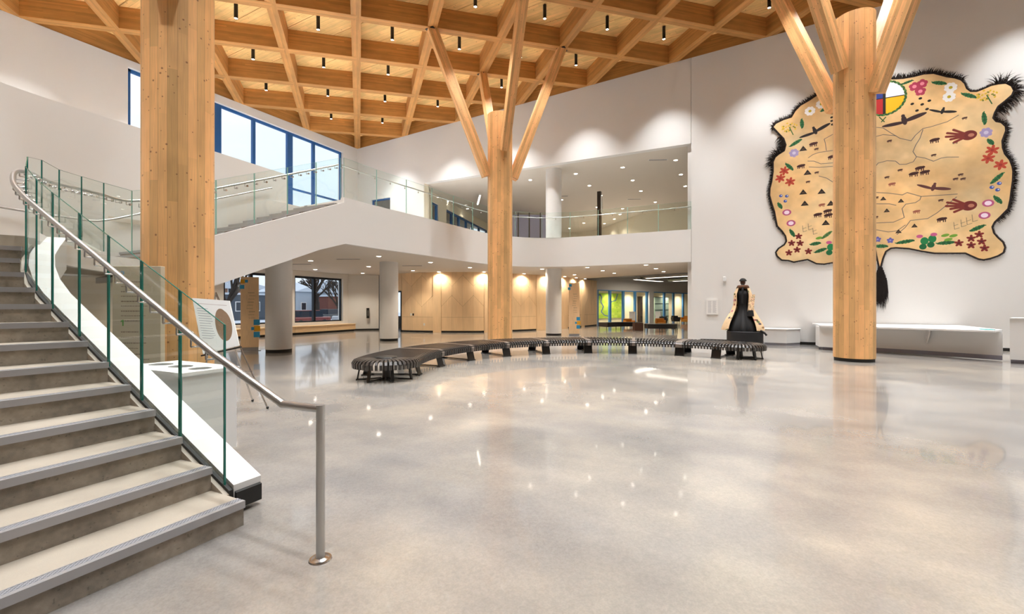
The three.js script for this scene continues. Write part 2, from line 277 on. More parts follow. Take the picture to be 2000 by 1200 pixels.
// bays of panels between plain pilasters; positions along the wall in metres
const sAt = (a, b) => { let best = 0, d = 1e9; PW.forEach((p, i) => { const e = Math.hypot(p[0] - a, p[1] - b); if (e < d) { d = e; best = i; } }); return pwS[best]; };
const bays = [[0.02, 1.0], [2.4, sAt(5.6, 0)], [sAt(6.1, -0.15), sAt(8.3, -1.25)], [sAt(8.95, -2.2), sAt(10.0, -4.4)], [sAt(10.35, -5.1), sAt(10.85, -6.7)], [sAt(11.0, -7.4), sAt(11.3, -9.5)], [sAt(11.35, -10), pwEnd]];
const panelMats = [0, 1, 2].map((k) => { const m = M.panel.clone(); m.color.setScalar([1, 0.95, 1.03][k]); return m; });
let pk = 0;
for (const [s0, s1] of bays) {
  const n = Math.max(1, Math.round((s1 - s0) / 0.62)), w = (s1 - s0) / n;
  const zig = (s, base, amp) => { const t = ((s - s0) / (2 * w)) % 1; return base + amp * (1 - Math.abs(2 * t - 1)); };
  for (let i = 0; i < n; i++) {
    const a = s0 + i * w + 0.002, b = s0 + (i + 1) * w - 0.002, path = pwSlice(a, b), L = path.length - 1, sv = path.map((_, q) => lerp(a, b, q / L));
    const m = panelMats[(pk++ * 7) % 3];
    mk('panel', ribbon(path, 0, -0.03, 0.1, 0.852), m, panelled);
    mk('panel', ribbon(path, 0, -0.03, 0.862, sv.map((s) => zig(s, 1.45, 0.62))), m, panelled);
    mk('panel', ribbon(path, 0, -0.03, sv.map((s) => zig(s, 1.462, 0.62)), sv.map((s) => zig(s, 3.2, -0.62))), panelMats[pk % 3], panelled);
    mk('panel', ribbon(path, 0, -0.03, sv.map((s) => zig(s, 3.212, -0.62)), CEIL1), m, panelled);
  }
  mk('plinth', ribbon(pwSlice(s0, s1), -0.012, -0.03, 0, 0.1), M.black, panelled);
}
for (let i = 1; i < bays.length; i++) { const s0 = bays[i - 1][1], s1 = bays[i][0]; if (i > 1 && s1 - s0 > 0.05) mk('pilaster', ribbon(pwSlice(s0 + 0.003, s1 - 0.003), 0.03, -0.03, 0, CEIL1), panelMats[i % 3], panelled); }
mk('lintel', ribbon(pwSlice(1.02, 2.38), 0, -0.03, 2.35, CEIL1), M.panel, panelled);
const dr = struct('door_1', null, null, 'dark framed doorway in the panelled wall'); { const a = pwSlice(1.02, 1.08), b = pwSlice(2.32, 2.38); mk('frame', [ribbon(a, 0.02, -0.24, 0, 2.36), ribbon(b, 0.02, -0.24, 0, 2.36), ribbon(pwSlice(1.05, 2.35), 0.02, -0.24, 2.28, 2.36)], M.frameDark, dr); }

// ---------------------------------------------------------------- windows
let winNo = 0;
// frame of a window in the wall x = 0: z0..z1, y0..y1, with upright bars at zs and a level bar at yr
function window0(z0, z1, y0, y1, zs, yr, label, m, wide = []) {
  const w = struct('window_' + ++winNo, null, null, label), x = -0.2, t = 0.07;
  mk('frame', [bx(0.12, t, z1 - z0, x, y0 + t / 2, (z0 + z1) / 2), bx(0.12, t * 1.6, z1 - z0, x, y1 - t * 0.8, (z0 + z1) / 2), bx(0.12, y1 - y0, t, x, (y0 + y1) / 2, z0 + t / 2), bx(0.12, y1 - y0, t * 2, x, (y0 + y1) / 2, z1 - t)], m, w);
  for (const z of zs) { const b = wide.includes(z) ? 0.3 : 0.13; mk('mullion', bx(0.16, y1 - y0 - 0.1, b, x, (y0 + y1) / 2, z), m, w); }
  if (yr) mk('transom', bx(0.1, 0.09, z1 - z0, x, yr, (z0 + z1) / 2), m, w);
  const e = [z0, ...zs, z1], ys = yr ? [y0, yr, y1] : [y0, y1];
  for (let i = 0; i + 1 < e.length; i++) for (let j = 0; j + 1 < ys.length; j++) mk('pane', new THREE.PlaneGeometry(e[i + 1] - e[i], ys[j + 1] - ys[j]).rotateY(Math.PI / 2).translate(x - 0.01, (ys[j] + ys[j + 1]) / 2, (e[i] + e[i + 1]) / 2), M.pane, w);
  return w;
}
window0(1.14, 11.61, 5.5, 10.6, [3.08, 4.57, 6.53, 8.23, 9.9], 7.68, 'tall row of windows with dark blue mullions above the stair', M.frame, [4.57, 8.23]);
for (const [z0, z1, d] of [[...W1, 'beside the white niche wall'], [...W2, 'behind the round white pillar'], [...W3, 'behind the timber column by the stair']]) window0(z0, z1, 0.6, 3.1, [(z0 + z1) / 2 + 0.28], 0, 'black framed window over the long timber seat, ' + d, M.frameDark);
window0(-5.4, -2.2, 0.7, 2.7, [-3.8], 0, 'dark framed window seen through the doorway', M.frameDark);
{
  const w = struct('window_' + ++winNo, null, null, 'small dark framed window in the white wall above the balcony');
  mk('frame', [bx(1.47, 0.09, 0.1, 1.845, 7.86, -0.15), bx(0.09, 2.15, 0.1, 1.15, 6.82, -0.15), bx(0.06, 2.15, 0.1, 2.55, 6.82, -0.15), bx(1.47, 0.06, 0.1, 1.845, 5.78, -0.15)], M.frame, w);
  mk('pane', new THREE.PlaneGeometry(1.47, 2.15).translate(1.845, 6.82, -0.15), M.pane, w);
  const v = struct('window_' + ++winNo, null, null, 'row of dark framed windows along the upper gallery');
  const e = [3.72, 4.8, 6.1, 7.55, 8.95, 10.4, 12.3];
  mk('frame', [onUR(bx(0.94, 0.09, 0.12, 2.03, 7.82, -0.12)), onUR(bx(0.2, 2.26, 0.12, 2.42, 6.73, -0.12)), onUR(bx(0.06, 2.26, 0.12, 1.58, 6.73, -0.12)), onUR(bx(8.58, 0.12, 0.12, 8.01, 7.8, -0.12)), onUR(bx(8.58, 0.08, 0.12, 8.01, 5.64, -0.12))], M.frame, v);
  for (const s of e) mk('mullion', onUR(bx(0.22, 2.26, 0.12, s, 6.73, -0.12)), M.frame, v);
  for (let i = 0; i + 1 < e.length; i++) mk('pane', onUR(new THREE.PlaneGeometry(e[i + 1] - e[i], 2.26).translate((e[i] + e[i + 1]) / 2, 6.73, -0.14)), M.pane, v);
  mk('pane', onUR(new THREE.PlaneGeometry(0.94, 2.26).translate(2.03, 6.73, -0.14)), M.pane, v);
}

// ---------------------------------------------------------------- staircase
const RISE = 0.168, LAND = 2.352, RISE2 = (FLOOR2 - LAND) / 14, RUN2 = 0.4;
const inF1 = []; for (let k = 1; k <= 10; k++) inF1.push([17.55 - 0.372 * (k - 1), 18.44]);
inF1.push([13.84, 18.41], [13.49, 18.34], [13.15, 18.23], [12.82, 18.07]);
const outF1 = inF1.map((p, k) => { const t = Math.max(0, k - 3) * 3.1 * Math.PI / 180, w = 2.05; return [p[0] - Math.sin(t) * w, p[1] + Math.cos(t) * w]; });
const stair = thing('staircase', 'wide turning staircase of grey concrete steps with metal nosings and white stringer', 'staircase');
function step(P, Q, P2, Q2, y, rise, bottom) {                        // front edge P-Q, back edge P2-Q2, top at y
  const st = mk('step', prism([P, Q, Q2, P2], y - rise - bottom, y - 0.03), M.riser, stair);
  mk('tread', prism([P, Q, Q2, P2], y - 0.03, y), M.tread, st);
  const d = [P2[0] - P[0], P2[1] - P[1]], l = Math.hypot(...d), e = [Q2[0] - Q[0], Q2[1] - Q[1]], m = Math.hypot(...e);
  const at = (t, h) => [[P[0] + d[0] / l * t, P[1] + d[1] / l * t], [Q[0] + e[0] / m * t, Q[1] + e[1] / m * t]];
  const [a0, b0] = at(-0.018), [a1, b1] = at(0.012), [a2, b2] = at(0.058), [a3, b3] = at(0.068);
  mk('nosing', [prism([a0, b0, b1, a1], y - 0.045, y + 0.004), prism([a2, b2, b3, a3], y - 0.01, y + 0.004)], M.nosing, st);
  mk('grip_strip', prism([a1, b1, b2, a2], y - 0.01, y + 0.003), M.grit, st);
}
for (let k = 0; k < 13; k++) { const f = (p, q, t) => [lerp(p[0], q[0], t), lerp(p[1], q[1], t)]; step(inF1[k], outF1[k], f(inF1[k], inF1[k + 1], 1.06), f(outF1[k], outF1[k + 1], 1.06), RISE * (k + 1), RISE, k ? 0.12 : 0); }
const LIN = curve2([[12.82, 18.07], [12.2, 17.74], [11.5, 17.3], [10.8, 16.75], [10.32, 16.25], [10.1, 15.7]], 16), LOUT = curve2([outF1[13], [10.4, 19.2], [9.3, 18.3], [8.6, 17.1], [8.35, 15.7]], 16);
mk('landing', prism([...LIN, ...[...LOUT].reverse()], LAND - 0.2, LAND), M.tread, stair);
for (let k = 0; k < 14; k++) { const b = 15.7 - RUN2 * k, e = k === 13 ? 0.3 : 0.42; step([10.1, b], [8.32, b], [10.1, b - e], [8.32, b - e], LAND + RISE2 * (k + 1), RISE2, 0.14); }
// white stringer beside the lower flight, fascia of landing and upper flight
const S1 = [[17.34, 18.44], [16.5, 18.44], [15.5, 18.44], [14.6, 18.44], [14.2, 18.44], [13.84, 18.41], [13.49, 18.34], [13.15, 18.23], [12.82, 18.07], [12.5, 17.9]];
const topF1 = (p) => 0.15 + 0.452 * (17.48 - p[0]);
mk('stringer', ribbon(S1, 0.062, 0.27, S1.map((p, i) => Math.max(0.03, topF1(p) - 0.42)), S1.map(topF1)), M.stringer, stair);
mk('stringer_shoe', ribbon([[17.36, 18.44], [17.2, 18.44]], 0.07, 0.262, 0.04, [0.16, 0.22]), M.black, stair);
mk('glass_channel', ribbon(S1.slice(0, 9), 0.03, 0.06, S1.slice(0, 9).map((p) => topF1(p) - 0.2), S1.slice(0, 9).map((p) => topF1(p) - 0.03)), M.black, stair);
mk('skirting', ribbon(S1.slice(0, 9), 0.0, 0.03, S1.slice(0, 9).map((p) => topF1(p) - 0.3), S1.slice(0, 9).map((p) => topF1(p) - 0.055)), M.tread, stair);
mk('fascia', ribbon(LIN, 0, 0.09, 2.1, (i) => LAND + 0.05), M.wall, stair);
const F2 = [[10.09, 15.7], [10.09, 14.5], [10.09, 13], [10.09, 11.5], [10.09, 10.55]];
mk('fascia', ribbon(F2, 0, 0.07, F2.map((p) => Math.min(CEIL1, 1.93 + 0.398 * (14.38 - p[1]))), F2.map((p) => Math.min(TOP1, 3.06 + 0.409 * (14.38 - p[1])))), M.wall, stair);
mk('soffit', prism([[10.1, 15.7], [8.25, 15.7], [8.25, 10.55], [10.1, 10.55]], (i) => [1.98, 1.98, CEIL1 + 0.4, CEIL1 + 0.4][i], (i) => [2.1, 2.1, 4.0, 4.0][i]), M.wall, stair);
// solid parapet wall on the far side of the stair
const PAR = curve2([[13.9, 20.75], [11.8, 20.05], [10.3, 19.4], [9.2, 18.5], [8.5, 17.2], [8.3, 15.5], [8.2, 13.2], [8.05, 10.9]], 40);
struct('wall_stair', ribbon(PAR, 0.0, -0.18, PAR.map((p) => (p[1] > 15.6 ? 2.12 : Math.min(4.3, 2.12 + 0.42 * (15.6 - p[1])))), 5.62), M.wall, 'plain white parapet wall curving round the stair');
{ const r = PAR.slice(4, 39); single('wall_handrail', [tube(offset(r, 0.09).map((p) => V(p[0], p[1] > 15.7 ? 3.3 : 3.3 + 0.42 * (15.7 - p[1]), p[1])), 0.021, 8, 90)], M.steel, 'thin steel handrail fixed to the white parapet wall of the stair', 'handrail'); }

// glass railing that follows the inside of the stair
const railing = thing('stair_railing', 'clear glass stair railing with green edges, brackets and brushed steel handrail', 'railing');
const topAt = (p) => (p[0] > 12.82 ? 1.36 + 0.452 * (17.28 - p[0]) : p[1] > 15.7 ? lerp(3.38, 3.72, smooth(Math.hypot(p[0] - 12.82, p[1] - 18.07), 0, 3.5)) : Math.min(5.95, 3.72 + 0.4385 * (15.7 - p[1])));
const G0 = [[17.28, 18.44], [16.71, 18.44], [16.15, 18.44], [15.6, 18.44], [15.05, 18.44], [14.48, 18.44], [14.07, 18.43], [13.6, 18.37], [13.1, 18.21], [12.5, 17.9], [11.8, 17.5], [11.1, 17.0], [10.5, 16.48], [10.14, 15.9], [10.1, 15.1], [10.1, 14.3], [10.1, 13.4], [10.1, 12.5], [10.1, 11.6], [10.1, 10.72]];
const OFFG = 0.04;
function glassRun(P, top, low, parent, pale) {
  for (let i = 0; i + 1 < P.length; i++) {
    const d = [P[i + 1][0] - P[i][0], P[i + 1][1] - P[i][1]], l = Math.hypot(...d), g = 0.008 / l, a = [P[i][0] + d[0] * g, P[i][1] + d[1] * g], b = [P[i + 1][0] - d[0] * g, P[i + 1][1] - d[1] * g], n = [-d[1] / l, d[0] / l];
    const A = [a[0] + n[0] * OFFG, a[1] + n[1] * OFFG], B = [b[0] + n[0] * OFFG, b[1] + n[1] * OFFG], y = [low(a), low(b), top(b), top(a)];
    const q = [[A[0], y[0], A[1]], [B[0], y[1], B[1]], [B[0], y[2], B[1]], [A[0], y[3], A[1]]];
    const pane = mk('glass_panel', soup([0, 1, 2, 0, 2, 3].flatMap((k) => q[k])), M.glass, parent);
    const p = q.map((c) => V(...c));
    mk('glass_edge', [bar(p[0], p[3], 0.012, 0.012, V(n[0], 0, n[1])), bar(p[1], p[2], 0.012, 0.012, V(n[0], 0, n[1])), bar(p[3], p[2], 0.007, 0.004, V(0, 1, 0))], i >= pale ? M.glassEdgePale : M.glassEdge, pane);
  }
}
const lowAt = (p) => topAt(p) - (p[0] > 12.82 ? 1.3 : 1.22);
glassRun(G0, topAt, lowAt, railing, 13);
const railY = (p) => topAt(p) - 0.19;
const GC = offset(G0, -0.05), railPts = [V(18.36, 0.89, 18.5), V(18.03, 0.885, 18.5), ...GC.map((p, i) => V(p[0], railY(G0[i]), p[1]))];
mk('handrail', [rod(railPts[0], railPts[1], 0.0245, 14), new THREE.SphereGeometry(0.0245, 14, 8).translate(18.03, 0.885, 18.5), rod(railPts[1], railPts[2], 0.0245, 14), tube(railPts.slice(2), 0.0245, 12, 160)], M.steel, railing);
mk('post', [cyl(0.0245, 0.0245, 0.914, 18.36, 0, 18.5, 16)], M.steel, railing);
mk('floor_flange', [cyl(0.066, 0.062, 0.008, 18.36, 0, 18.5, 28), cyl(0.05, 0.03, 0.008, 18.36, 0.008, 18.5, 28)], M.chrome, railing);
{
  const c = new THREE.CatmullRomCurve3(G0.map((p, i) => V(p[0], i, p[1])), false, 'centripetal'), n = 62;
  for (let i = 0; i <= n; i++) {
    const t = (i + 0.4) / (n + 1), p = c.getPointAt(t), d = c.getTangentAt(t), l = Math.hypot(d.x, d.z), nx = -d.z / l, nz = d.x / l, y = railY([p.x, p.z]);
    const g = V(p.x + nx * OFFG, y - 0.085, p.z + nz * OFFG), e = V(p.x - nx * 0.05, y - 0.085, p.z - nz * 0.05);
    mk('bracket', [rod(g, e, 0.007, 6), rod(e, V(e.x, y - 0.01, e.z), 0.007, 6), rod(V(g.x - nx * 0.004, g.y, g.z - nz * 0.004), V(g.x - nx * 0.016, g.y, g.z - nz * 0.016), 0.022, 10), rod(V(g.x + nx * 0.004, g.y, g.z + nz * 0.004), V(g.x + nx * 0.016, g.y, g.z + nz * 0.016), 0.022, 10)], i % 2 ? M.chrome : M.steel, railing);
  }
}
// glass railing along the curved upper floor
const balcony = thing('balcony_railing', 'clear glass balcony railing with slim steel handrail along the curved upper floor', 'railing');
const BE = curve2(EDGE.map((p) => p), 13), BE2 = curve2(EDGE.map((p) => p), 60);
{
  const P = offset(BE, -0.06);
  glassRun(P, () => 5.95, () => TOP1 - 0.02, balcony, 0);
  mk('handrail', tube(offset(BE2, -0.11).map((p) => V(p[0], 5.74, p[1])), 0.021, 8, 160), M.steel, balcony);
  const c = curve2(offset(BE, -0.11), 26); for (const p of c) mk('bracket', [rod(V(p[0], 5.655, p[1]), V(p[0], 5.73, p[1]), 0.007, 6), new THREE.SphereGeometry(0.022, 8, 6).translate(p[0], 5.655, p[1])], M.chrome, balcony);
}

// ---------------------------------------------------------------- timber tree columns
function treeColumn(x, z, topY, lowPair, highPair, label) {
  const c = thing('tree_column', label, 'column', [x, 0, z], 0, 'timber tree columns'), R = 0.47, n = 48;
  const shaft = new THREE.CylinderGeometry(R, R, topY - 0.09, n, 1, false).translate(0, (topY - 0.09) / 2 + 0.09, 0), uv = shaft.attributes.uv;
  for (let i = 0; i < uv.count; i++) uv.setXY(i, uv.getX(i) * 2 * Math.PI * R, uv.getY(i) * topY);
  mk('shaft', shaft, M.column, c);
  mk('base_ring', cyl(R - 0.02, R - 0.02, 0.1, 0, 0, 0, 40), M.black, c);
  const r = S / 2;                                                    // beam crossings stand one half cell away on each side
  for (const [sx, sz, y] of [[-1, 1, lowPair], [1, -1, lowPair], [1, 1, highPair], [-1, -1, highPair]]) {
    const k = 0.52 * Math.SQRT1_2, p = V(sx * k, y, sz * k), q = V(sx * r, H(x + sx * r, z + sz * r) + 0.05, sz * r), out = V(sx, 0, sz).normalize();
    const d = q.clone().sub(p).normalize(), p0 = p;
    mk('branch', bar(p0, q, 0.30, 0.34, out), M.arm, c);
    mk('branch_bracket', bx(0.34, 0.03, 0.34, q.x, H(x + sx * r, z + sz * r) - 0.012, q.z), M.black, c);
  }
  return c;
}
treeColumn(12.687, 5.357, 8.75, 6.4, 7.25, 'slender round timber tree column behind the slatted bench, four slanted branches');
treeColumn(23.60, 5.357, 9.35, 7.84, 7.08, 'round timber tree column before the painted hide, four slanted branches');
treeColumn(12.687, 16.352, 9.0, 7.0, 6.1, 'thick round timber column beside the glass stair railing and directory panel');

// round white pillars
function pillar(x, z, y0, y1, R, label, base = true) {
  const p = thing('round_pillar', label, 'pillar', [x, y0, z], 0, 'round white pillars');
  mk('shaft', cyl(R, R, y1 - y0 - (base ? 0.1 : 0), 0, base ? 0.1 : 0, 0, 40), M.wall, p);
  if (base) mk('base_ring', cyl(R - 0.012, R - 0.012, 0.1, 0, 0, 0, 40), M.black, p);
}
pillar(7.38, 10.72, 0, CEIL1, 0.395, 'round white pillar beside the timber totem with blue squares');
pillar(7.38, 5.52, 0, CEIL1, 0.39, 'round white pillar near the dark framed doorway');
pillar(12.5, -0.9, 0, CEIL1, 0.4, 'round white pillar behind the middle of the slatted bench');
pillar(12.5, -0.9, FLOOR2, CEIL2, 0.4, 'round white pillar on the upper floor behind the balcony glass');

// ---------------------------------------------------------------- lamps
const lampBody = cyl(0.062, 0.062, 0.5, 0, 0, 0, 20, true), lampCap = cyl(0.062, 0.062, 0.01, 0, 0.49, 0, 20), lampRim = new THREE.TorusGeometry(0.058, 0.006, 6, 20).rotateX(Math.PI / 2), lensGeo = new THREE.CircleGeometry(0.056, 10).rotateX(Math.PI / 2).translate(0, 0.012, 0);
const bodyGeo = join([lampBody, lampCap, lampRim]);
for (let i = -8; i < 9; i++) for (let j = -1; j < 16; j++) {
  const A = C0 + S * (j + 0.5), B = S * (i + 0.5), a = (A + B) / 2, b = (A - B) / 2;
  if (a < 1 || b < 1 || a > 33 || b > 21.5 || (a > 28.5 && b > 12)) continue;
  const y = H(a, b) + 0.2;
  const p = thing('pendant_lamp', 'slim black cylinder lamp glowing at its lower end, hung in a roof bay', 'lamp', [a, y, b], 0, 'cylinder lamps in the roof bays');
  mk('housing', bodyGeo, M.lampBlack, p); mk('lamp_lens', lensGeo, M.lens, p);
  const l = new THREE.SpotLight(WARM, PENDANT_POWER * (b < 2 ? 1.85 : 1), 0, 0.70, 0.5, 2); l.name = 'pendant_light'; l.position.set(0, -0.01, 0); l.target.position.set(0, -5, 0); l.castShadow = true; l.shadow.radius = 2.6; p.add(l, l.target);
}
const discGeo = new THREE.CircleGeometry(0.085, 10).rotateX(Math.PI / 2), trimGeo = new THREE.RingGeometry(0.085, 0.105, 28).rotateX(Math.PI / 2);
function downlight(a, b, y, label, group, power, angle = 1.0) {
  const p = thing('downlight', label, 'ceiling light', [a, y - 0.006, b], 0, group);
  mk('trim_ring', trimGeo, M.white, p); mk('lamp_lens', discGeo, M.lensSmall, p);
  const l = new THREE.SpotLight(LAMP_WARM, power, 0, angle, 0.6, 2); l.name = 'downlight_light'; l.position.set(0, -0.02, 0); l.target.position.set(0, -4, 0); l.castShadow = true; l.shadow.radius = 3; p.add(l, l.target);
}
const LOW = [[1.3, 7.45], [4.9, 7.45], [8.62, 7.48], [1.3, 4.2], [5.05, 4.3], [8.94, 4.67], [1.59, 1.2], [5.4, 1.42], [9.12, 1.71], [4.9, 10.6], [1.3, 10.6], [11.95, -0.67], [12.15, -5.37], [11.9, -3.0], [14.3, -0.8], [14.48, -3.03], [14.6, -5.16], [17.1, -0.67], [17.22, -2.9], [17.3, -5.2], [9.6, -1.2], [3.0, 13.5], [6.5, 13.5], [3.0, 16.5], [6.5, 16.5]];
for (const [a, b] of LOW) downlight(a, b, CEIL1, 'round recessed downlight in the low ceiling under the balcony', 'downlights under the balcony', DOWN_POWER);
// warm lamps close to the panelled wall
for (const s of [4.9, 7.3, 9.9, 11.7, 13.5, 15.0, 16.4]) { const p = offset(pwSlice(s, s + 0.3), 0.24)[0]; downlight(p[0], p[1], CEIL1, 'round recessed downlight washing the panelled timber wall', 'downlights along the panelled wall', DOWN_POWER * 0.7, 1.35); }
const UP = []; for (const b of [-2.05, -4.6, -7.15]) for (const a of [10.7, 13.3, 15.75, 18.25]) UP.push([a, b]);
UP.push([12.2, -10.3], [16.1, -10.5], [13.7, -11.6], [13.1, -13.5], [12.3, -15.1], [11.1, -16.7], [9.6, -15.7], [7.7, -17.6], [3.78, -1.65], [3.79, -4.16], [3.75, -6.73]);
for (const [a, b] of UP) downlight(a, b, CEIL2, 'round recessed downlight in the ceiling of the upper gallery', 'downlights in the upper gallery', UPPER_POWER * (b < -10 ? 3.5 : 1));
function lineLight(p, q, y, label, power = 10, wide = 0.1) {
  const d = Math.hypot(q[0] - p[0], q[1] - p[1]), t = Math.atan2(-(q[1] - p[1]), q[0] - p[0]);
  const g = thing('linear_light', label, 'ceiling light', [(p[0] + q[0]) / 2, y, (p[1] + q[1]) / 2], t);
  mk('housing', bx(d, 0.08, wide + 0.04, 0, 0.05, 0), M.white, g); mk('lamp_lens', new THREE.PlaneGeometry(d - 0.04, wide).rotateX(Math.PI / 2).translate(0, 0.004, 0), M.lensLine, g);
  const l = new THREE.RectAreaLight(LAMP_WARM, power, d, wide); l.name = 'linear_light_light'; l.rotation.x = -Math.PI / 2; l.position.y = -0.01; g.add(l);
}
lineLight([6.75, -3.35], [5.3, -5.5], 8.3, 'long bright linear light on the upper gallery ceiling by the windows');
lineLight([4.6, -12.2], [5.9, -14.6], 7.6, 'thin linear light hung low deep in the upper gallery');

// ---------------------------------------------------------------- long curved slatted bench
{
  const CX = 18.7, CZ = 10.75, R0 = 4.5, R1 = 5.85, T0 = 151 * Math.PI / 180, T1 = 294 * Math.PI / 180, RM = (R0 + R1) / 2, HW = (R1 - R0) / 2;
  const bench = thing('slatted_bench', 'long curved bench of dark rounded slats on black metal legs', 'bench', [CX, 0, CZ]);
  const prof = (w) => { const o = [[-w, 0.25], [-w - 0.012, 0.35], [-w + 0.03, 0.41], [-w + 0.12, 0.432], [w - 0.12, 0.432], [w - 0.03, 0.41], [w + 0.012, 0.35], [w, 0.25]], i = [[w - 0.03, 0.25], [w - 0.02, 0.345], [w - 0.06, 0.385], [w - 0.14, 0.402], [-w + 0.14, 0.402], [-w + 0.06, 0.385], [-w + 0.02, 0.345], [-w + 0.03, 0.25]]; return [...o, ...i]; };
  const slatGeo = (w, t) => plate(prof(w), [], t).translate(0, 0, -t / 2);
  const full = slatGeo(HW, 0.046), joint = slatGeo(HW, 0.1), n = 132;
  const at = (t) => [Math.cos(t) * RM, Math.sin(t) * RM];
  const stations = [0.035, 0.155, 0.275, 0.395, 0.515, 0.635, 0.755, 0.875, 0.965];
  for (let i = 0; i <= n; i++) {
    const f = i / n, t = lerp(T0, T1, f), near = stations.slice(1, 8).some((s) => Math.abs(s - f) < 0.5 / n);
    const m = mk('slat', near ? joint : full, near ? M.slatWorn : M.slat, bench), p = at(t); m.position.set(p[0], 0, p[1]); m.rotation.y = -t;
  }
  // half slats fan round each end
  const ho = [[0.16, 0.432], [HW - 0.12, 0.432], [HW - 0.03, 0.41], [HW + 0.012, 0.35], [HW, 0.25], [HW - 0.03, 0.25], [HW - 0.02, 0.345], [HW - 0.06, 0.385], [HW - 0.14, 0.402], [0.16, 0.402]];
  const half = plate(ho, [], 0.05).translate(0, 0, -0.025), ends = [];
  for (const [t, sgn] of [[T0, -1], [T1, 1]]) {
    const p = at(t), dir = t + sgn * Math.PI / 2;
    for (let k = 1; k < 23; k++) { const a = dir - Math.PI / 2 + k * Math.PI / 23, m = mk('slat', half, M.slat, bench); m.position.set(p[0], 0, p[1]); m.rotation.y = -a; }
    ends.push(mk('end_hub', [cyl(0.2, 0.2, 0.012, p[0], 0.44, p[1], 28), new THREE.TorusGeometry(0.2, 0.018, 6, 28).rotateX(Math.PI / 2).translate(p[0], 0.432, p[1])], M.blackMetal, bench));
    for (const e of [-1.25, -0.42, 0.42, 1.25]) { const x = Math.cos(dir + e), z = Math.sin(dir + e); mk('leg', [bar(V(p[0] + x * 0.5, 0.40, p[1] + z * 0.5), V(p[0] + x * 0.57, 0.02, p[1] + z * 0.57), 0.06, 0.03, V(x, 0, z)), bar(V(p[0] + x * 0.1, 0.02, p[1] + z * 0.1), V(p[0] + x * 0.6, 0.012, p[1] + z * 0.6), 0.03, 0.02)], M.blackMetal, bench); }
    mk('leg', cyl(0.09, 0.07, 0.42, p[0], 0, p[1], 16), M.blackMetal, bench);
  }
  const arc = (r, k = 70) => { const o = []; for (let i = 0; i <= k; i++) { const t = lerp(T0, T1, i / k); o.push([Math.cos(t) * r, Math.sin(t) * r]); } return o; };
  for (const r of [R0 + 0.05, R1 - 0.09, RM]) mk('rail', ribbon(arc(r), 0, 0.04, 0.32, 0.40), M.blackMetal, bench);
  for (const f of stations) {
    const t = lerp(T0, T1, f), c = Math.cos(t), s = Math.sin(t), q = (r, y) => V(c * r, y, s * r), out = V(-s, 0, c), g = [];
    for (const [r, k] of [[R0 + 0.18, -1], [R1 - 0.18, 1]]) g.push(bar(q(r, 0.38), q(r + k * 0.1, 0.02), 0.26, 0.02, V(c, 0, s)), bar(q(r - 0.05, 0.012), q(r + k * 0.14, 0.012), 0.26, 0.024));
    g.push(bar(q(R0 + 0.12, 0.02), q(R1 - 0.12, 0.02), 0.04, 0.02), bar(q(R0 + 0.1, 0.36), q(R1 - 0.1, 0.36), 0.2, 0.05));
    mk('leg_frame', g, M.blackMetal, bench);
    mk('power_socket', bx(0.05, 0.035, 0.02).rotateY(-t).translate(c * (R0 + 0.07), 0.3, s * (R0 + 0.07)), mat({ color: 0xb06a44, roughness: 0.5 }), bench);
  }
}

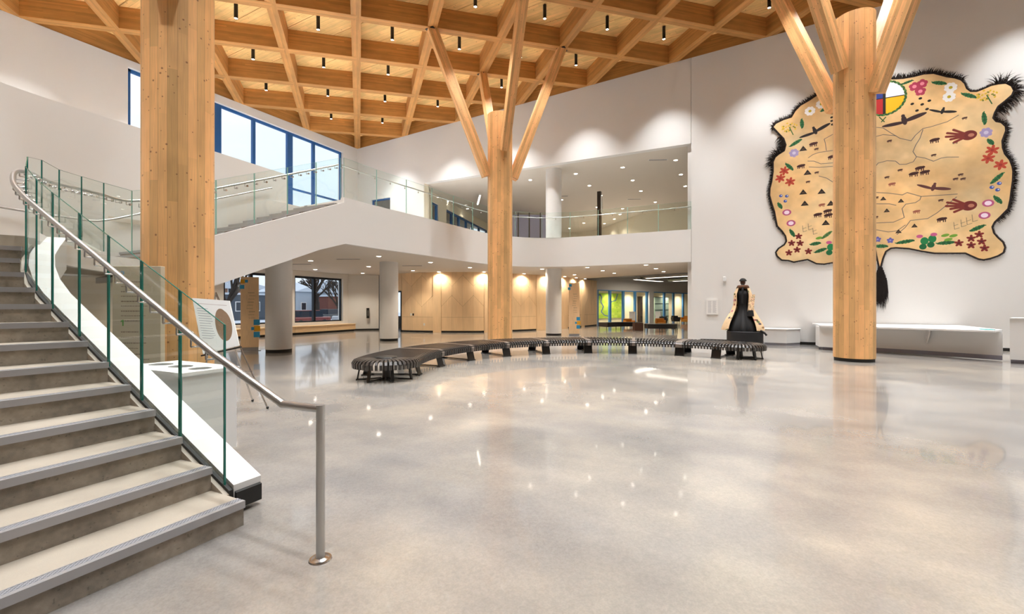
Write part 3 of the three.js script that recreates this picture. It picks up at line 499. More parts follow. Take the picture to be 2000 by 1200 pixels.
// ---------------------------------------------------------------- painted hide on the tall wall
{
  const OUT = [[24.06, 9.81], [23.61, 9.60], [23.29, 9.41], [23.00, 9.27], [22.82, 9.09], [22.70, 8.87], [22.44, 8.82], [22.18, 8.72], [22.06, 8.58], [22.27, 8.28], [22.44, 8.05], [22.51, 7.80], [22.46, 7.59], [22.27, 7.48], [22.15, 7.38], [22.08, 7.20], [22.08, 6.82], [22.03, 6.42], [21.97, 6.16], [21.96, 5.88], [22.03, 5.57], [22.13, 5.21], [22.17, 4.93], [22.22, 4.64], [22.39, 4.42], [22.50, 4.22], [22.53, 4.03], [22.46, 3.90], [22.27, 3.77], [22.17, 3.61], [22.22, 3.45], [22.38, 3.28], [22.62, 3.25], [22.79, 3.18], [22.95, 3.21], [23.24, 3.26], [23.34, 3.20], [23.52, 3.09], [23.77, 3.06], [24.06, 3.11], [24.41, 3.21], [24.87, 3.38], [25.17, 3.49], [25.30, 3.54], [25.33, 3.31], [25.41, 2.85], [25.46, 2.79], [25.55, 3.21], [25.63, 3.45], [25.76, 3.55], [25.90, 3.56], [26.25, 3.51], [26.60, 3.40], [26.94, 3.31], [27.28, 3.29], [27.74, 3.27], [27.89, 3.17], [28.06, 3.06], [28.20, 3.02], [28.37, 3.06], [28.56, 3.14], [28.70, 3.25], [28.74, 3.43], [28.69, 3.61], [28.56, 3.78], [28.47, 3.93], [28.43, 4.13], [28.49, 4.28], [28.62, 4.44], [28.74, 4.60], [28.81, 4.69], [28.86, 4.99], [28.89, 5.32], [28.92, 5.61], [28.93, 5.91], [28.91, 6.08], [28.85, 6.31], [28.73, 6.53], [28.68, 6.74], [28.67, 6.96], [28.72, 7.14], [28.76, 7.28], [28.75, 7.43], [28.64, 7.59], [28.52, 7.64], [28.45, 7.76], [28.49, 7.92], [28.57, 8.11], [28.74, 8.26], [28.90, 8.42], [28.95, 8.57], [28.89, 8.74], [28.75, 8.87], [28.56, 8.89], [28.37, 8.87], [28.16, 8.79], [28.03, 8.75], [27.89, 8.78], [27.80, 8.89], [27.75, 9.07], [27.65, 9.22], [27.48, 9.33], [27.28, 9.41], [26.94, 9.61], [26.67, 9.65], [26.39, 9.62], [26.11, 9.62], [25.83, 9.66], [25.58, 9.74], [25.17, 9.81], [24.64, 9.85], [24.33, 9.85]];
  const xs = OUT.map((p) => p[0]), ys = OUT.map((p) => p[1]), x0 = Math.min(...xs) - 0.05, x1 = Math.max(...xs) + 0.05, y0 = Math.min(...ys) - 0.05, y1 = Math.max(...ys) + 0.05;
  const hide = thing('painted_hide', 'huge tan animal hide painted with rivers, animals, flowers and a four-coloured wheel', 'wall hanging');
  const px = 1640 / (x1 - x0), hgt = Math.round(px * (y1 - y0));
  const map = paint(1640, hgt, (g, w, h) => {
    const img = g.createImageData(w, h), d = img.data;
    for (let y = 0, o = 0; y < h; y++) for (let x = 0; x < w; x++, o += 4) {
      const u = x / w, v = y / h, t = 1 + (fbm(u, v, 5, 4, 3) - 0.5) * 0.34 + (fbm(u, v, 30, 3, 9) - 0.5) * 0.12, e = fbm(u, v, 7, 3, 21) - 0.5;
      d[o] = clamp(222 * t, 0, 255); d[o + 1] = clamp(186 * t * (1 + e * 0.12), 0, 255); d[o + 2] = clamp(134 * t * (1 + e * 0.3), 0, 255); d[o + 3] = 255;
    }
    g.putImageData(img, 0, 0);
    g.setTransform(px, 0, 0, -px, -x0 * px, y1 * px); g.lineCap = g.lineJoin = 'round';
    const line = (P, c, lw) => { g.strokeStyle = c; g.lineWidth = lw; g.beginPath(); P.forEach((p, i) => (i ? g.lineTo(...p) : g.moveTo(...p))); g.stroke(); };
    const blob = (x, y, rx, ry, c, a = 0) => { g.fillStyle = c; g.beginPath(); g.ellipse(x, y, rx, ry, a, 0, 7); g.fill(); };
    const leaf = ([x, y], [X, Y], c = '#1f5a30', w = 0.055) => { const a = Math.atan2(Y - y, X - x), l = Math.hypot(X - x, Y - y); for (let k = 0; k <= 10; k++) { const t = k / 10; blob(lerp(x, X, t), lerp(y, Y, t), 0.05, w * (0.35 + Math.sin(t * 2.9)), k % 3 ? c : '#2d7440', a + (k % 2 ? 0.5 : -0.5)); } line([[x, y], [X, Y]], '#17351f', 0.014); };
    const petals = (p, n, r, c, mid, mr, w = 0.4) => { for (let k = 0; k < n; k++) { const a = k / n * 6.283 + 0.3; blob(p[0] + Math.cos(a) * r * 0.55, p[1] + Math.sin(a) * r * 0.55, r * 0.5, r * w * 0.5, c, a); } blob(p[0], p[1], mr, mr, mid); };
    const tri = (p, s = 0.13, c = '#231813') => { g.fillStyle = c; g.beginPath(); g.moveTo(p[0] - s, p[1] - s * 0.7); g.lineTo(p[0] + s, p[1] - s * 0.7); g.lineTo(p[0], p[1] + s * 0.8); g.fill(); line([[p[0] - s * 0.3, p[1] - s * 0.2], [p[0] + s * 0.3, p[1] - s * 0.2]], '#8a6a4a', 0.014); };
    const beast = (p, s = 0.1, c = '#3d1a16') => { blob(p[0], p[1], s, s * 0.42, c, 0.15); blob(p[0] + s * 0.75, p[1] + s * 0.15, s * 0.4, s * 0.3, c); for (const k of [-0.7, -0.3, 0.4, 0.8]) line([[p[0] + k * s, p[1]], [p[0] + k * s, p[1] - s * 0.75]], c, s * 0.2); };
    const bird = (p, s, a, c = '#1c1413') => { blob(p[0] - Math.cos(a) * s * 0.5, p[1] - Math.sin(a) * s * 0.5 - s * 0.05, s * 0.56, s * 0.1, c, a - 0.12); blob(p[0] + Math.cos(a) * s * 0.5, p[1] + Math.sin(a) * s * 0.5, s * 0.56, s * 0.12, c, a + 0.12); blob(p[0], p[1], s * 0.13, s * 0.28, c, a); blob(p[0] - Math.sin(a) * s * 0.28, p[1] + Math.cos(a) * s * 0.28, s * 0.09, s * 0.09, c); };
    const river = (P) => { line(P, 'rgba(70,70,78,0.75)', 0.022); };
    for (const P of [[[25.24, 8.02], [25.54, 7.93], [25.76, 7.71], [26.01, 7.48], [26.32, 7.34], [26.44, 7.52], [26.64, 7.72], [26.84, 7.74], [27.28, 7.84], [27.57, 8.01]], [[25.26, 7.65], [25.54, 7.69], [25.90, 7.59]], [[26.64, 7.68], [26.56, 7.39], [26.44, 7.16], [26.37, 6.95], [26.46, 6.76], [26.70, 6.67], [26.92, 6.53], [27.12, 6.61], [27.28, 6.62], [27.57, 6.58]], [[26.46, 6.74], [26.38, 6.59], [26.18, 6.53], [26.00, 6.55], [25.89, 6.68], [25.65, 6.73], [25.39, 6.68], [25.30, 6.54]], [[25.33, 5.62], [25.68, 5.56], [26.08, 5.45], [26.21, 5.52], [26.59, 5.34], [26.56, 5.23], [26.44, 5.14], [26.17, 5.11], [26.07, 4.96], [26.13, 4.64], [25.83, 4.50], [25.32, 4.51]], [[26.59, 5.34], [27.01, 5.33], [27.54, 5.32]], [[25.32, 5.21], [25.71, 5.17], [25.90, 5.10]], [[27.52, 5.22], [27.28, 4.98], [27.01, 4.72], [26.77, 4.55], [26.30, 4.52], [26.16, 4.29], [25.93, 4.05]], [[25.32, 4.27], [25.68, 4.16], [25.93, 4.18], [26.16, 4.37]], [[24.05, 7.96], [23.77, 7.82], [23.81, 7.64], [23.84, 7.38]], [[24.05, 7.35], [23.61, 7.34], [23.42, 7.29], [23.27, 7.19]], [[23.25, 7.06], [23.45, 7.03], [23.66, 6.90], [24.05, 6.88]], [[23.29, 6.83], [23.61, 6.77], [24.05, 6.75]], [[23.61, 6.44], [23.85, 6.33], [24.05, 6.15]]]) river(P);
    // wheel of four colours in a green wreath
    const c = [25.57, 9.00], R = 0.58; g.save(); g.beginPath(); g.arc(c[0], c[1], R, 0, 7); g.clip();
    for (const [sx, sy, col] of [[-1, 1, '#22357e'], [1, 1, '#e4e0e4'], [-1, -1, '#b02020'], [1, -1, '#eab511']]) { g.fillStyle = col; g.fillRect(sx < 0 ? c[0] - R : c[0], sy < 0 ? c[1] - R : c[1], R, R); }
    g.fillStyle = '#17130f'; g.fillRect(c[0] - 0.04, c[1] - R, 0.08, 2 * R); g.fillRect(c[0] - R, c[1] - 0.012, 2 * R, 0.03); g.restore();
    for (let k = 0; k < 60; k++) { const a = k / 60 * 6.283; blob(c[0] + Math.cos(a) * R * 1.04, c[1] + Math.sin(a) * R * 1.04, 0.055, 0.035, k % 3 ? '#2c5426' : '#4d7a3a', a + 1.57 + (k % 2 ? 0.5 : -0.5)); }
    leaf([26.04, 9.39], [26.35, 9.47], '#26542a', 0.03); line([[25.43, 8.34], [25.57, 8.15]], '#2c5426', 0.03); line([[25.61, 8.31], [25.49, 8.16]], '#2c5426', 0.03);
    for (const p of [[26.41, 9.24], [26.62, 9.30], [26.57, 9.04]]) { petals(p, 5, 0.15, '#b03a55', '#e58a9a', 0.06, 1); }
    for (const p of [[23.32, 8.97], [23.68, 9.17], [27.37, 9.00], [27.33, 8.69]]) { blob(p[0], p[1], 0.17, 0.13, '#a9a3b5'); petals(p, 8, 0.17, '#efece8', '#b9a51e', 0.05, 0.8); }
    for (const p of [[22.65, 8.46], [28.28, 8.54]]) { for (let k = 0; k < 26; k++) blob(p[0] + (hash(k, 1) - 0.5) * 0.5, p[1] + (hash(k, 2) - 0.5) * 0.36, 0.035, 0.026, k % 3 ? '#d8b030' : '#7c7a2a', k); line([[p[0], p[1]], [p[0] + 0.12, p[1] - 0.3]], '#2c5a2a', 0.03); }
    for (const [p, q] of [[[22.67, 7.72], [23.02, 7.92]], [[23.05, 8.70], [23.07, 8.39]], [[23.68, 8.90], [23.89, 9.02]], [[22.53, 7.06], [22.75, 6.81]], [[22.27, 5.54], [22.38, 5.35]], [[22.67, 4.46], [22.80, 4.22]], [[23.48, 3.54], [23.81, 3.66]], [[23.34, 3.85], [23.63, 3.89]], [[26.90, 9.28], [27.23, 9.17]], [[27.66, 8.73], [27.99, 8.54]], [[28.20, 7.98], [28.23, 7.61]], [[28.31, 7.05], [28.42, 6.90]], [[28.67, 5.89], [28.40, 5.60]], [[28.46, 5.14], [28.62, 4.92]], [[28.22, 4.20], [27.89, 4.04]], [[27.02, 3.66], [27.45, 3.68]], [[25.91, 3.74], [26.37, 3.81]], [[25.29, 3.67], [25.64, 3.65]]]) leaf(p, q);
    for (const p of [[23.61, 4.08], [27.23, 3.93], [27.44, 3.90], [27.31, 3.78]]) blob(p[0], p[1], 0.11, 0.05, '#6f9c33', 0.2); leaf([23.71, 4.06], [23.98, 4.29], '#5f7f45', 0.05);
    for (const p of [[22.48, 6.79], [22.34, 6.52], [22.67, 6.34], [28.41, 6.69], [28.31, 6.43], [28.61, 6.17]]) petals(p, 6, 0.17, '#b4422c', '#9a2f22', 0.045, 0.5);
    for (const p of [[22.95, 4.19], [22.72, 3.94], [23.00, 3.92], [22.63, 3.57], [22.90, 3.67], [23.27, 3.59], [28.09, 3.90], [27.89, 3.78], [28.15, 3.66], [27.89, 3.55], [28.22, 3.43], [27.58, 3.64]]) petals(p, 5, 0.12, '#7c2521', '#58151a', 0.04, 0.6);
    for (const p of [[22.36, 5.82], [22.56, 5.79], [22.51, 5.60], [28.58, 5.56], [28.40, 5.45], [28.54, 5.35]]) { blob(p[0], p[1], 0.06, 0.055, '#3a4f9c'); blob(p[0] + 0.02, p[1] + 0.01, 0.025, 0.02, '#c9d2ea'); }
    for (const p of [[22.56, 5.15], [22.70, 4.72], [28.31, 4.93], [28.22, 4.53]]) { blob(p[0], p[1], 0.15, 0.12, '#b0557c'); blob(p[0], p[1], 0.09, 0.075, '#f0d9ea'); }
    for (const p of [[22.80, 7.44], [28.26, 7.30]]) petals(p, 7, 0.16, '#a293bd', '#c9c0d8', 0.06, 0.8);
    for (const p of [[25.38, 3.91], [25.74, 3.85]]) petals(p, 5, 0.1, '#5d5aa0', '#8d8ac0', 0.03, 0.8);
    bird([23.48, 8.18], 0.5, 0.35); bird([26.13, 8.10], 0.6, 0.2, '#3a2324'); bird([27.16, 8.23], 0.36, -0.3); bird([26.92, 5.62], 0.45, -0.3, '#5e3430');
    for (const p of [[24.01, 8.60], [24.01, 8.47], [24.03, 8.33], [26.57, 8.79], [26.81, 8.66], [26.35, 8.64], [26.62, 8.57], [26.75, 8.38], [26.48, 8.38]]) blob(p[0], p[1], 0.05, 0.04, '#211813', 0.2);
    for (const p of [[23.10, 7.57], [23.24, 6.63], [23.10, 5.89], [23.69, 5.85], [23.15, 5.45], [23.98, 5.37], [23.82, 4.65]]) tri(p);
    for (const p of [[25.54, 5.38], [26.04, 5.25], [25.64, 4.94], [26.41, 4.33], [25.97, 4.16]]) tri(p, 0.09);
    for (const p of [[23.42, 7.70], [23.02, 6.91], [23.56, 4.98], [23.87, 5.09], [23.89, 4.93], [26.38, 6.17], [26.55, 6.35], [26.68, 6.19], [26.94, 7.27], [27.13, 4.50], [24.01, 7.12]]) beast(p, 0.13);
    for (const p of [[23.25, 6.27], [23.52, 7.49], [23.53, 6.59], [25.71, 7.44], [26.01, 6.35], [25.64, 6.14], [27.62, 5.98], [27.49, 5.85], [27.68, 5.83], [25.32, 4.73], [25.33, 5.44], [26.92, 6.75], [27.11, 5.16], [27.72, 7.89], [27.48, 7.10]]) beast(p, 0.07, '#4a2c22');
    for (const p of [[26.46, 4.83], [25.78, 5.88], [23.69, 5.34]]) beast(p, 0.1, '#9a5b46');
    for (const p of [[27.84, 7.28], [27.84, 4.89]]) { blob(p[0], p[1], 0.2, 0.16, '#6e2420', 0.2); for (const [a, l] of [[2.5, 0.52], [2.8, 0.62], [3.05, 0.62], [3.3, 0.5], [3.65, 0.45]]) line([[p[0] + Math.cos(a) * 0.16, p[1] + Math.sin(a) * 0.14], [p[0] + Math.cos(a) * l * 0.95, p[1] + Math.sin(a) * l * 0.8]], '#7a2b22', 0.075); blob(p[0] + 0.05, p[1], 0.08, 0.06, '#b5745c'); }
    for (const [p, t] of [[[23.97, 3.71], [23.92, 3.89]], [[26.68, 3.77], [26.55, 3.94]], [[26.89, 3.83], [26.93, 3.98]]]) { blob(p[0], p[1], 0.11, 0.13, '#1c7a44'); blob(p[0] - 0.04, p[1] - 0.2, 0.1, 0.1, '#136035'); blob(t[0], t[1], 0.09, 0.06, '#c25a88'); }
    for (const [p, t] of [[[27.49, 4.24], 0], [[27.67, 4.31], 1], [[27.81, 4.37], 2], [[27.95, 4.46], 3], [[23.12, 4.47], 0], [[23.30, 4.53], 1], [[23.45, 4.35], 2]]) { line([[p[0] - 0.04, p[1] + 0.12], [p[0] - 0.02, p[1] - 0.12], [p[0] + 0.1, p[1] - 0.08]], 'rgba(90,80,66,0.6)', 0.018); if (t < 3) line([[p[0] - 0.04, p[1]], [p[0] + 0.07, p[1] + 0.04]], 'rgba(90,80,66,0.6)', 0.016); }
    // dark line sewn round the rim
    line([...OUT, OUT[0]], '#1d1010', 0.085);
  });
  const bump = tex(512, 512, (u, v) => { const d = 128 + (fbm(u, v, 6, 4, 61) - 0.5) * 160; return [d, d, d]; }, false);
  const g = plate(OUT, [], 0.03).translate(0, 0, 0.015), uv = g.attributes.uv, P = g.attributes.position;
  for (let i = 0; i < uv.count; i++) uv.setXY(i, (P.getX(i) - x0) / (x1 - x0), (P.getY(i) - y0) / (y1 - y0));
  mk('skin', g, mat({ map, bumpMap: bump, bumpScale: 0.03, roughness: 0.85 }), hide);
  // dark hair standing out round the rim, longest at the forelegs
  const furMat = mat({ color: 0x1d110c, roughness: 0.9 }), tris = [];
  const tuft = (p, d, l, w, sag) => { const q = V(-d.y, d.x, 0), N = 3; let a = p.clone(), dir = d.clone(); for (let k = 0; k < N; k++) { const b = a.clone().addScaledVector(dir, l / N), wa = w * (1 - k / N), wb = w * (1 - (k + 1) / N); const A0 = a.clone().addScaledVector(q, wa), A1 = a.clone().addScaledVector(q, -wa), B0 = b.clone().addScaledVector(q, wb), B1 = b.clone().addScaledVector(q, -wb), T = a.clone(); T.z += wa; for (const t of [[A0, A1, B1], [A0, B1, B0], [A0, B0, T], [A1, T, B1]]) for (const v of t) tris.push(v.x, v.y, v.z); a = b; dir = V(dir.x, dir.y - sag / N, dir.z).normalize(); } };
  const n = OUT.length, cx = (x0 + x1) / 2, cy = (y0 + y1) / 2;
  for (let i = 0; i < n; i++) {
    const a = OUT[i], b = OUT[(i + 1) % n], L = Math.hypot(b[0] - a[0], b[1] - a[1]), k = Math.ceil(L / 0.011);
    let nx = -(b[1] - a[1]) / L, ny = (b[0] - a[0]) / L; nx = -nx; ny = -ny;
    for (let j = 0; j < k; j++) {
      const t = (j + rnd()) / k, x = lerp(a[0], b[0], t), y = lerp(a[1], b[1], t), u = (x - x0) / (x1 - x0), v = (y - y0) / (y1 - y0);
      let l = 0.05;
      if (v > 0.9 && u > 0.2) l = 0.18; if (v > 0.8 && u < 0.35) l = 0.14; if (u < 0.12 && v > 0.55 && v < 0.76) l = 0.32; if (u < 0.08 && v > 0.3 && v < 0.6) l = 0.11;
      if (u > 0.93 && v > 0.72 && v < 0.97) l = 0.34; if (u > 0.9 && v > 0.22 && v < 0.72) l = 0.14; if (v < 0.22) l = 0.025;
      l *= rr(0.6, 1.25); tuft(V(x, y, 0.03 + rnd() * 0.03), V(nx + rr(-0.4, 0.4), ny + rr(-0.4, 0.4), rr(-0.05, 0.25)).normalize(), l, 0.008 + l * 0.03, l > 0.2 ? 1.2 : 0.4);
    }
  }
  const root = [25.45, 2.90];
  for (let k = 0; k < 700; k++) { const y = root[1] - Math.pow(rnd(), 1.2) * 1.0, s = (root[1] - y), w = 0.05 + 0.14 * Math.sin(Math.min(1, s / 0.9) * 2.2); tuft(V(root[0] + rr(-1, 1) * w, y, 0.03 + rnd() * 0.1), V(rr(-0.18, 0.18), -1, rr(-0.05, 0.05)).normalize(), rr(0.35, 0.7), 0.013, 0.1); }
  const fur = mk('hair_fringe', soup(tris), furMat, hide); fur.userData.kind = 'stuff'; fur.userData.label = 'dark brown hair fringe and long black tail';
}

// ---------------------------------------------------------------- robed figure on a round pedestal
{
  const px = 21.05, pz = 1.95;
  const ped = thing('round_pedestal', 'low black upholstered round pedestal under the robed figure', 'pedestal', [px, 0, pz]);
  mk('drum', cyl(0.6, 0.6, 0.46, 0, 0.1, 0, 48), mat({ color: 0x15161a, roughness: 0.55 }), ped);
  mk('foot', cyl(0.5, 0.5, 0.1, 0, 0, 0, 40), M.black, ped);
  mk('rim', new THREE.TorusGeometry(0.585, 0.02, 8, 48).rotateX(Math.PI / 2).translate(0, 0.55, 0), mat({ color: 0x1b1c21, roughness: 0.5 }), ped);
  const fig = thing('robed_figure', 'mannequin in black dress and cream robe with small coloured flowers, standing on round pedestal', 'mannequin', [px - 0.06, 0.57, pz - 0.05], -0.12);
  const surf = (f, nu, nv, a0, a1, h0, h1, double) => { const pos = [], uv = [], ix = []; for (let j = 0; j <= nv; j++) for (let i = 0; i <= nu; i++) { const u = i / nu, v = j / nv, p = f(lerp(a0, a1, u), lerp(h0, h1, v)); pos.push(p.x, p.y, p.z); uv.push(u, v); } for (let j = 0; j < nv; j++) for (let i = 0; i < nu; i++) { const k = j * (nu + 1) + i; ix.push(k, k + 1, k + nu + 1, k + 1, k + nu + 2, k + nu + 1); } const g = new THREE.BufferGeometry(); g.setAttribute('position', new THREE.Float32BufferAttribute(pos, 3)); g.setAttribute('uv', new THREE.Float32BufferAttribute(uv, 2)); g.setIndex(ix); g.computeVertexNormals(); return g; };
  // body and dress are one surface of folds that widens to the floor
  const dressR = (h) => (h < 0.95 ? lerp(0.46, 0.15, smooth(h, 0, 1.0)) : h < 1.35 ? lerp(0.15, 0.19, (h - 0.95) / 0.4) : lerp(0.19, 0.07, smooth(h, 1.35, 1.62)));
  mk('dress', surf((a, h) => { const fold = 1 + 0.1 * Math.sin(a * 9 + 1) * (1 - clamp(h / 1.1)), back = 1 + 0.35 * (1 - clamp(h / 0.7)) * Math.max(0, Math.cos(a - 5.4)); const r = dressR(h) * fold * back; return V(Math.cos(a) * r * 1.05, h, Math.sin(a) * r); }, 72, 40, 0, Math.PI * 2, 0, 1.64), mat({ color: 0x0b0a0c, roughness: 0.75, side: THREE.DoubleSide }), fig);
  mk('train', [tube([V(0.42, 0.1, 0.25), V(0.58, 0.04, 0.28), V(0.7, -0.03, 0.3), V(0.78, -0.12, 0.32)], 0.035, 8, 16)], mat({ color: 0x0b0a0c, roughness: 0.75 }), fig);
  const robeTex = paint(512, 512, (g, w, h) => { const im = g.createImageData(w, h); for (let y = 0, o = 0; y < h; y++) for (let x = 0; x < w; x++, o += 4) { const t = 1 + (fbm(x / w, y / h, 6, 4, 5) - 0.5) * 0.25; im.data[o] = 214 * t; im.data[o + 1] = 184 * t; im.data[o + 2] = 146 * t; im.data[o + 3] = 255; } g.putImageData(im, 0, 0);
    for (let k = 0; k < 90; k++) { const x = hash(k, 3) * w, y = hash(k, 8) * h, c = ['#8a2f3c', '#3d2b20', '#44602f', '#b0607a', '#2a2a44', '#7a5a30'][k % 6]; for (let q = 0; q < 5; q++) { const a = q * 1.257; g.fillStyle = c; g.beginPath(); g.ellipse(x + Math.cos(a) * 7, y + Math.sin(a) * 8, 6, 4, a, 0, 7); g.fill(); } } });
  const robeR = (a, h) => dressR(Math.min(h, 1.3)) * 0.75 + lerp(0.30, 0.13, smooth(h, 0, 1.45)) + 0.035 * Math.sin(a * 7) * (1 - h / 2);
  const robe = surf((a, h) => { const r = h > 1.35 ? lerp(robeR(a, 1.35), 0.2, smooth(h, 1.35, 1.62)) : robeR(a, h); return V(Math.cos(a) * r * 1.08, h - 0.03 * Math.sin(a * 3), Math.sin(a) * r); }, 64, 30, 2.2, 2.2 + 4.85, 0.06, 1.6);
  mk('robe', robe, mat({ map: robeTex, roughness: 0.85, side: THREE.DoubleSide }), fig);
  mk('sleeve', [surf((a, h) => V(0.27 + Math.cos(a) * 0.1 + 0.03 * h, 0.72 + h * 0.62, 0.2 + Math.sin(a) * 0.1 - h * 0.16), 20, 8, 0, 6.283, 0, 1)], mat({ map: robeTex, roughness: 0.85, side: THREE.DoubleSide }), fig);
  mk('cuff', [surf((a, h) => V(0.27 + Math.cos(a) * (0.115 - 0.03 * h), 0.55 + h * 0.22, 0.22 + Math.sin(a) * (0.115 - 0.03 * h)), 20, 6, 0, 6.283, 0, 1)], mat({ color: 0x0b0a0c, roughness: 0.8, side: THREE.DoubleSide }), fig);
  mk('fur_collar', new THREE.TorusGeometry(0.13, 0.055, 10, 28).rotateX(Math.PI / 2).scale(1.1, 1.3, 1).translate(0, 1.62, 0), mat({ color: 0x5b3a26, roughness: 0.95 }), fig);
  mk('head', [new THREE.SphereGeometry(0.1, 24, 18).scale(0.88, 1.2, 0.98).translate(0, 1.80, 0.01), cyl(0.05, 0.055, 0.12, 0, 1.6, 0, 16)], mat({ color: 0x4a2f22, roughness: 0.7 }), fig);
  mk('cap', [new THREE.SphereGeometry(0.115, 24, 10, 0, 6.283, 0, 1.5).scale(1, 0.85, 1.05).translate(0, 1.85, 0), new THREE.TorusGeometry(0.112, 0.018, 8, 28).rotateX(Math.PI / 2).translate(0, 1.85, 0)], mat({ color: 0x0d0a09, roughness: 0.8 }), fig);
  mk('hair_braid', tube([V(0.0, 1.72, 0.1), V(0.01, 1.55, 0.17), V(0.0, 1.3, 0.2), V(0.0, 1.0, 0.22)], 0.035, 8, 20), mat({ color: 0x0d0a09, roughness: 0.8 }), fig);
}

// ---------------------------------------------------------------- white furniture along the tall wall
{
  const cab = thing('low_cabinet', 'low white cabinet with chamfered corner beside the robed figure', 'cabinet');
  const P = [[21.75, 0.06], [23.0, 0.06], [22.95, 0.45], [22.46, 0.98], [21.75, 0.98]];
  mk('body', prism(P, 0.1, 0.6), M.white, cab); mk('plinth', prism(P.map(([x, z]) => [x - 0.01, z - (z > 0.1 ? 0.03 : 0)]), 0, 0.1), mat({ color: 0x9a9aa2, roughness: 0.5 }), cab); mk('top', prism(P.map(([x, z]) => [x + (x > 22 ? 0.015 : 0), z + (z > 0.1 ? 0.015 : 0)]), 0.6, 0.625), M.white, cab);
  struct('baseboard_right', bx(14.5, 0.1, 0.012, 26.7, 0.05, 0.006), M.black);
  const desk = thing('reception_counter', 'long white curved counter with open knee space and bracket behind the timber column', 'counter');
  const F = curve2([[23.53, 1.76], [24.3, 2.12], [25.21, 2.5], [26.2, 3.0], [27.2, 3.68]], 20), tp = offset(F, 0.6);
  const kick = mat({ color: 0x8d8d9c, roughness: 0.45 });
  mk('end_cabinet', prism([[23.3, 1.4], [24.1, 1.4], [24.1, 2.5], [23.3, 2.15]], 0.1, 0.788), M.white, desk);
  mk('end_plinth', prism([[23.4, 1.4], [24.12, 1.4], [24.12, 2.4], [23.4, 2.06]], 0, 0.1), kick, desk);
  mk('worktop', prism([...tp, [27.35, 3.3], [27.6, 0.06], [23.4, 0.06], [23.38, 1.5]], 0.79, 0.835), M.white, desk);
  mk('back_panel', ribbon(F, -0.04, 0, 0.12, 0.79), M.white, desk);
  mk('kick_panel', ribbon(F, -0.02, 0.02, 0.02, 0.14), kick, desk);
  mk('shelf_bracket', prism([[25.86, 2.85], [25.9, 2.85], [25.9, 3.08], [25.86, 3.08]], (i) => (i < 2 ? 0.35 : 0.7), 0.79), M.white, desk);
  for (const [x, z, c] of [[26.75, 3.15, 0xe8e6e0], [26.95, 3.55, 0x4fa7a5], [26.45, 2.85, 0xd8d4d0], [26.1, 2.65, 0xf2efe8]]) single('leaflet_stack', rb(0.22, 0.02, 0.3, 0.004, x, 0.846, z), mat({ color: c, roughness: 0.7 }), c === 0x4fa7a5 ? 'teal leaflet lying on the white counter' : 'small pale stack of leaflets on the white counter', 'leaflets', 'leaflets on the counter');
  const hi = thing('tall_counter_end', 'taller white cabinet block closing the end of the counter', 'cabinet');
  mk('body', prism([[27.1, 4.28], [27.45, 3.62], [29.2, 4.3], [28.9, 4.95]], 0.1, 1.16), M.white, hi); mk('plinth', prism([[27.14, 4.22], [27.46, 3.66], [29.15, 4.32], [28.88, 4.88]], 0, 0.1), kick, hi); mk('top', prism([[27.08, 4.31], [27.44, 3.6], [29.24, 4.28], [28.92, 4.99]], 1.16, 1.185), M.white, hi);
}
// plaque and small box on the wall
{
  const t = paint(256, 384, (g, w, h) => { g.fillStyle = '#e4e1de'; g.fillRect(0, 0, w, h); g.fillStyle = '#9a9898'; for (let k = 0; k < 26; k++) g.fillRect(28, 40 + k * 12, 90 - (k * 37 % 26), 4), g.fillRect(138, 40 + k * 12, 92 - (k * 53 % 30), 4); });
  const p = thing('wall_plaque', 'small white text plaque on the tall wall beside the robed figure', 'plaque', [19.9, 1.45, 0.02]);
  mk('board', bx(0.44, 0.64, 0.03), M.paper, p); mk('print', new THREE.PlaneGeometry(0.42, 0.62).translate(0, 0, 0.0165), mat({ map: t, roughness: 0.8 }), p);
  const s = thing('wall_sensor', 'tiny white sensor box with cords on the tall wall above the plaque', 'sensor', [20.36, 2.6, 0.03]);
  mk('case', rb(0.12, 0.2, 0.06, 0.015), M.white, s); mk('cord', [rod(V(-0.03, -0.1, 0), V(-0.12, -1.3, -0.015), 0.004, 5), rod(V(0.03, -0.1, 0), V(0.08, -1.3, -0.015), 0.004, 5)], M.white, s);
}
// timber seat under the low windows
{
  const seat = thing('window_seat', 'long low timber seat running under the black framed windows', 'seat');
  for (let b = 0.75; b < 13; b += 2.05) mk('seat_board', bx(0.62, 0.04, 2.04, 0.32, 0.42, b + 1.02, 'z'), M.oak, seat);
  for (let b = 0.75; b < 13; b += 2.05) mk('front_panel', bx(0.03, 0.29, 2.04, 0.585, 0.255, b + 1.02, 'z'), M.oak, seat);
  mk('plinth', bx(0.5, 0.11, 12.2, 0.27, 0.055, 6.9), M.black, seat);
  const box = thing('wall_cabinet', 'pale built-in cupboard with black recessed pull seen under the stair', 'cupboard', [0.02, 0, 0]);
  for (let k = 0; k < 3; k++) { const d = mk('door', bx(0.44, 0.98, 1.18, 0.24, 0.62, 13.75 + k * 1.2), M.cream, box); mk('pull', bx(0.02, 0.03, 0.36, 0.47, 0.66, 13.35 + k * 1.2), M.black, d); }
  mk('plinth', bx(0.4, 0.12, 3.6, 0.22, 0.06, 14.95), M.black, box); mk('top', bx(0.46, 0.03, 3.62, 0.24, 1.125, 14.95), M.white, box);
}
struct('baseboard_left', bx(0.012, 0.1, B_MAX - 16.8, 0.006, 0.05, (B_MAX + 16.8) / 2), M.black);
{ const f = thing('fire_extinguisher_box', 'narrow black box fixed to the white niche wall', 'wall box', [0.86, 1.05, 0.02], 0.9); mk('case', rb(0.16, 0.62, 0.08, 0.01), M.black, f); mk('window_slot', bx(0.03, 0.34, 0.01, 0, 0, 0.042), mat({ color: 0x8d8a86, roughness: 0.3 }), f); }
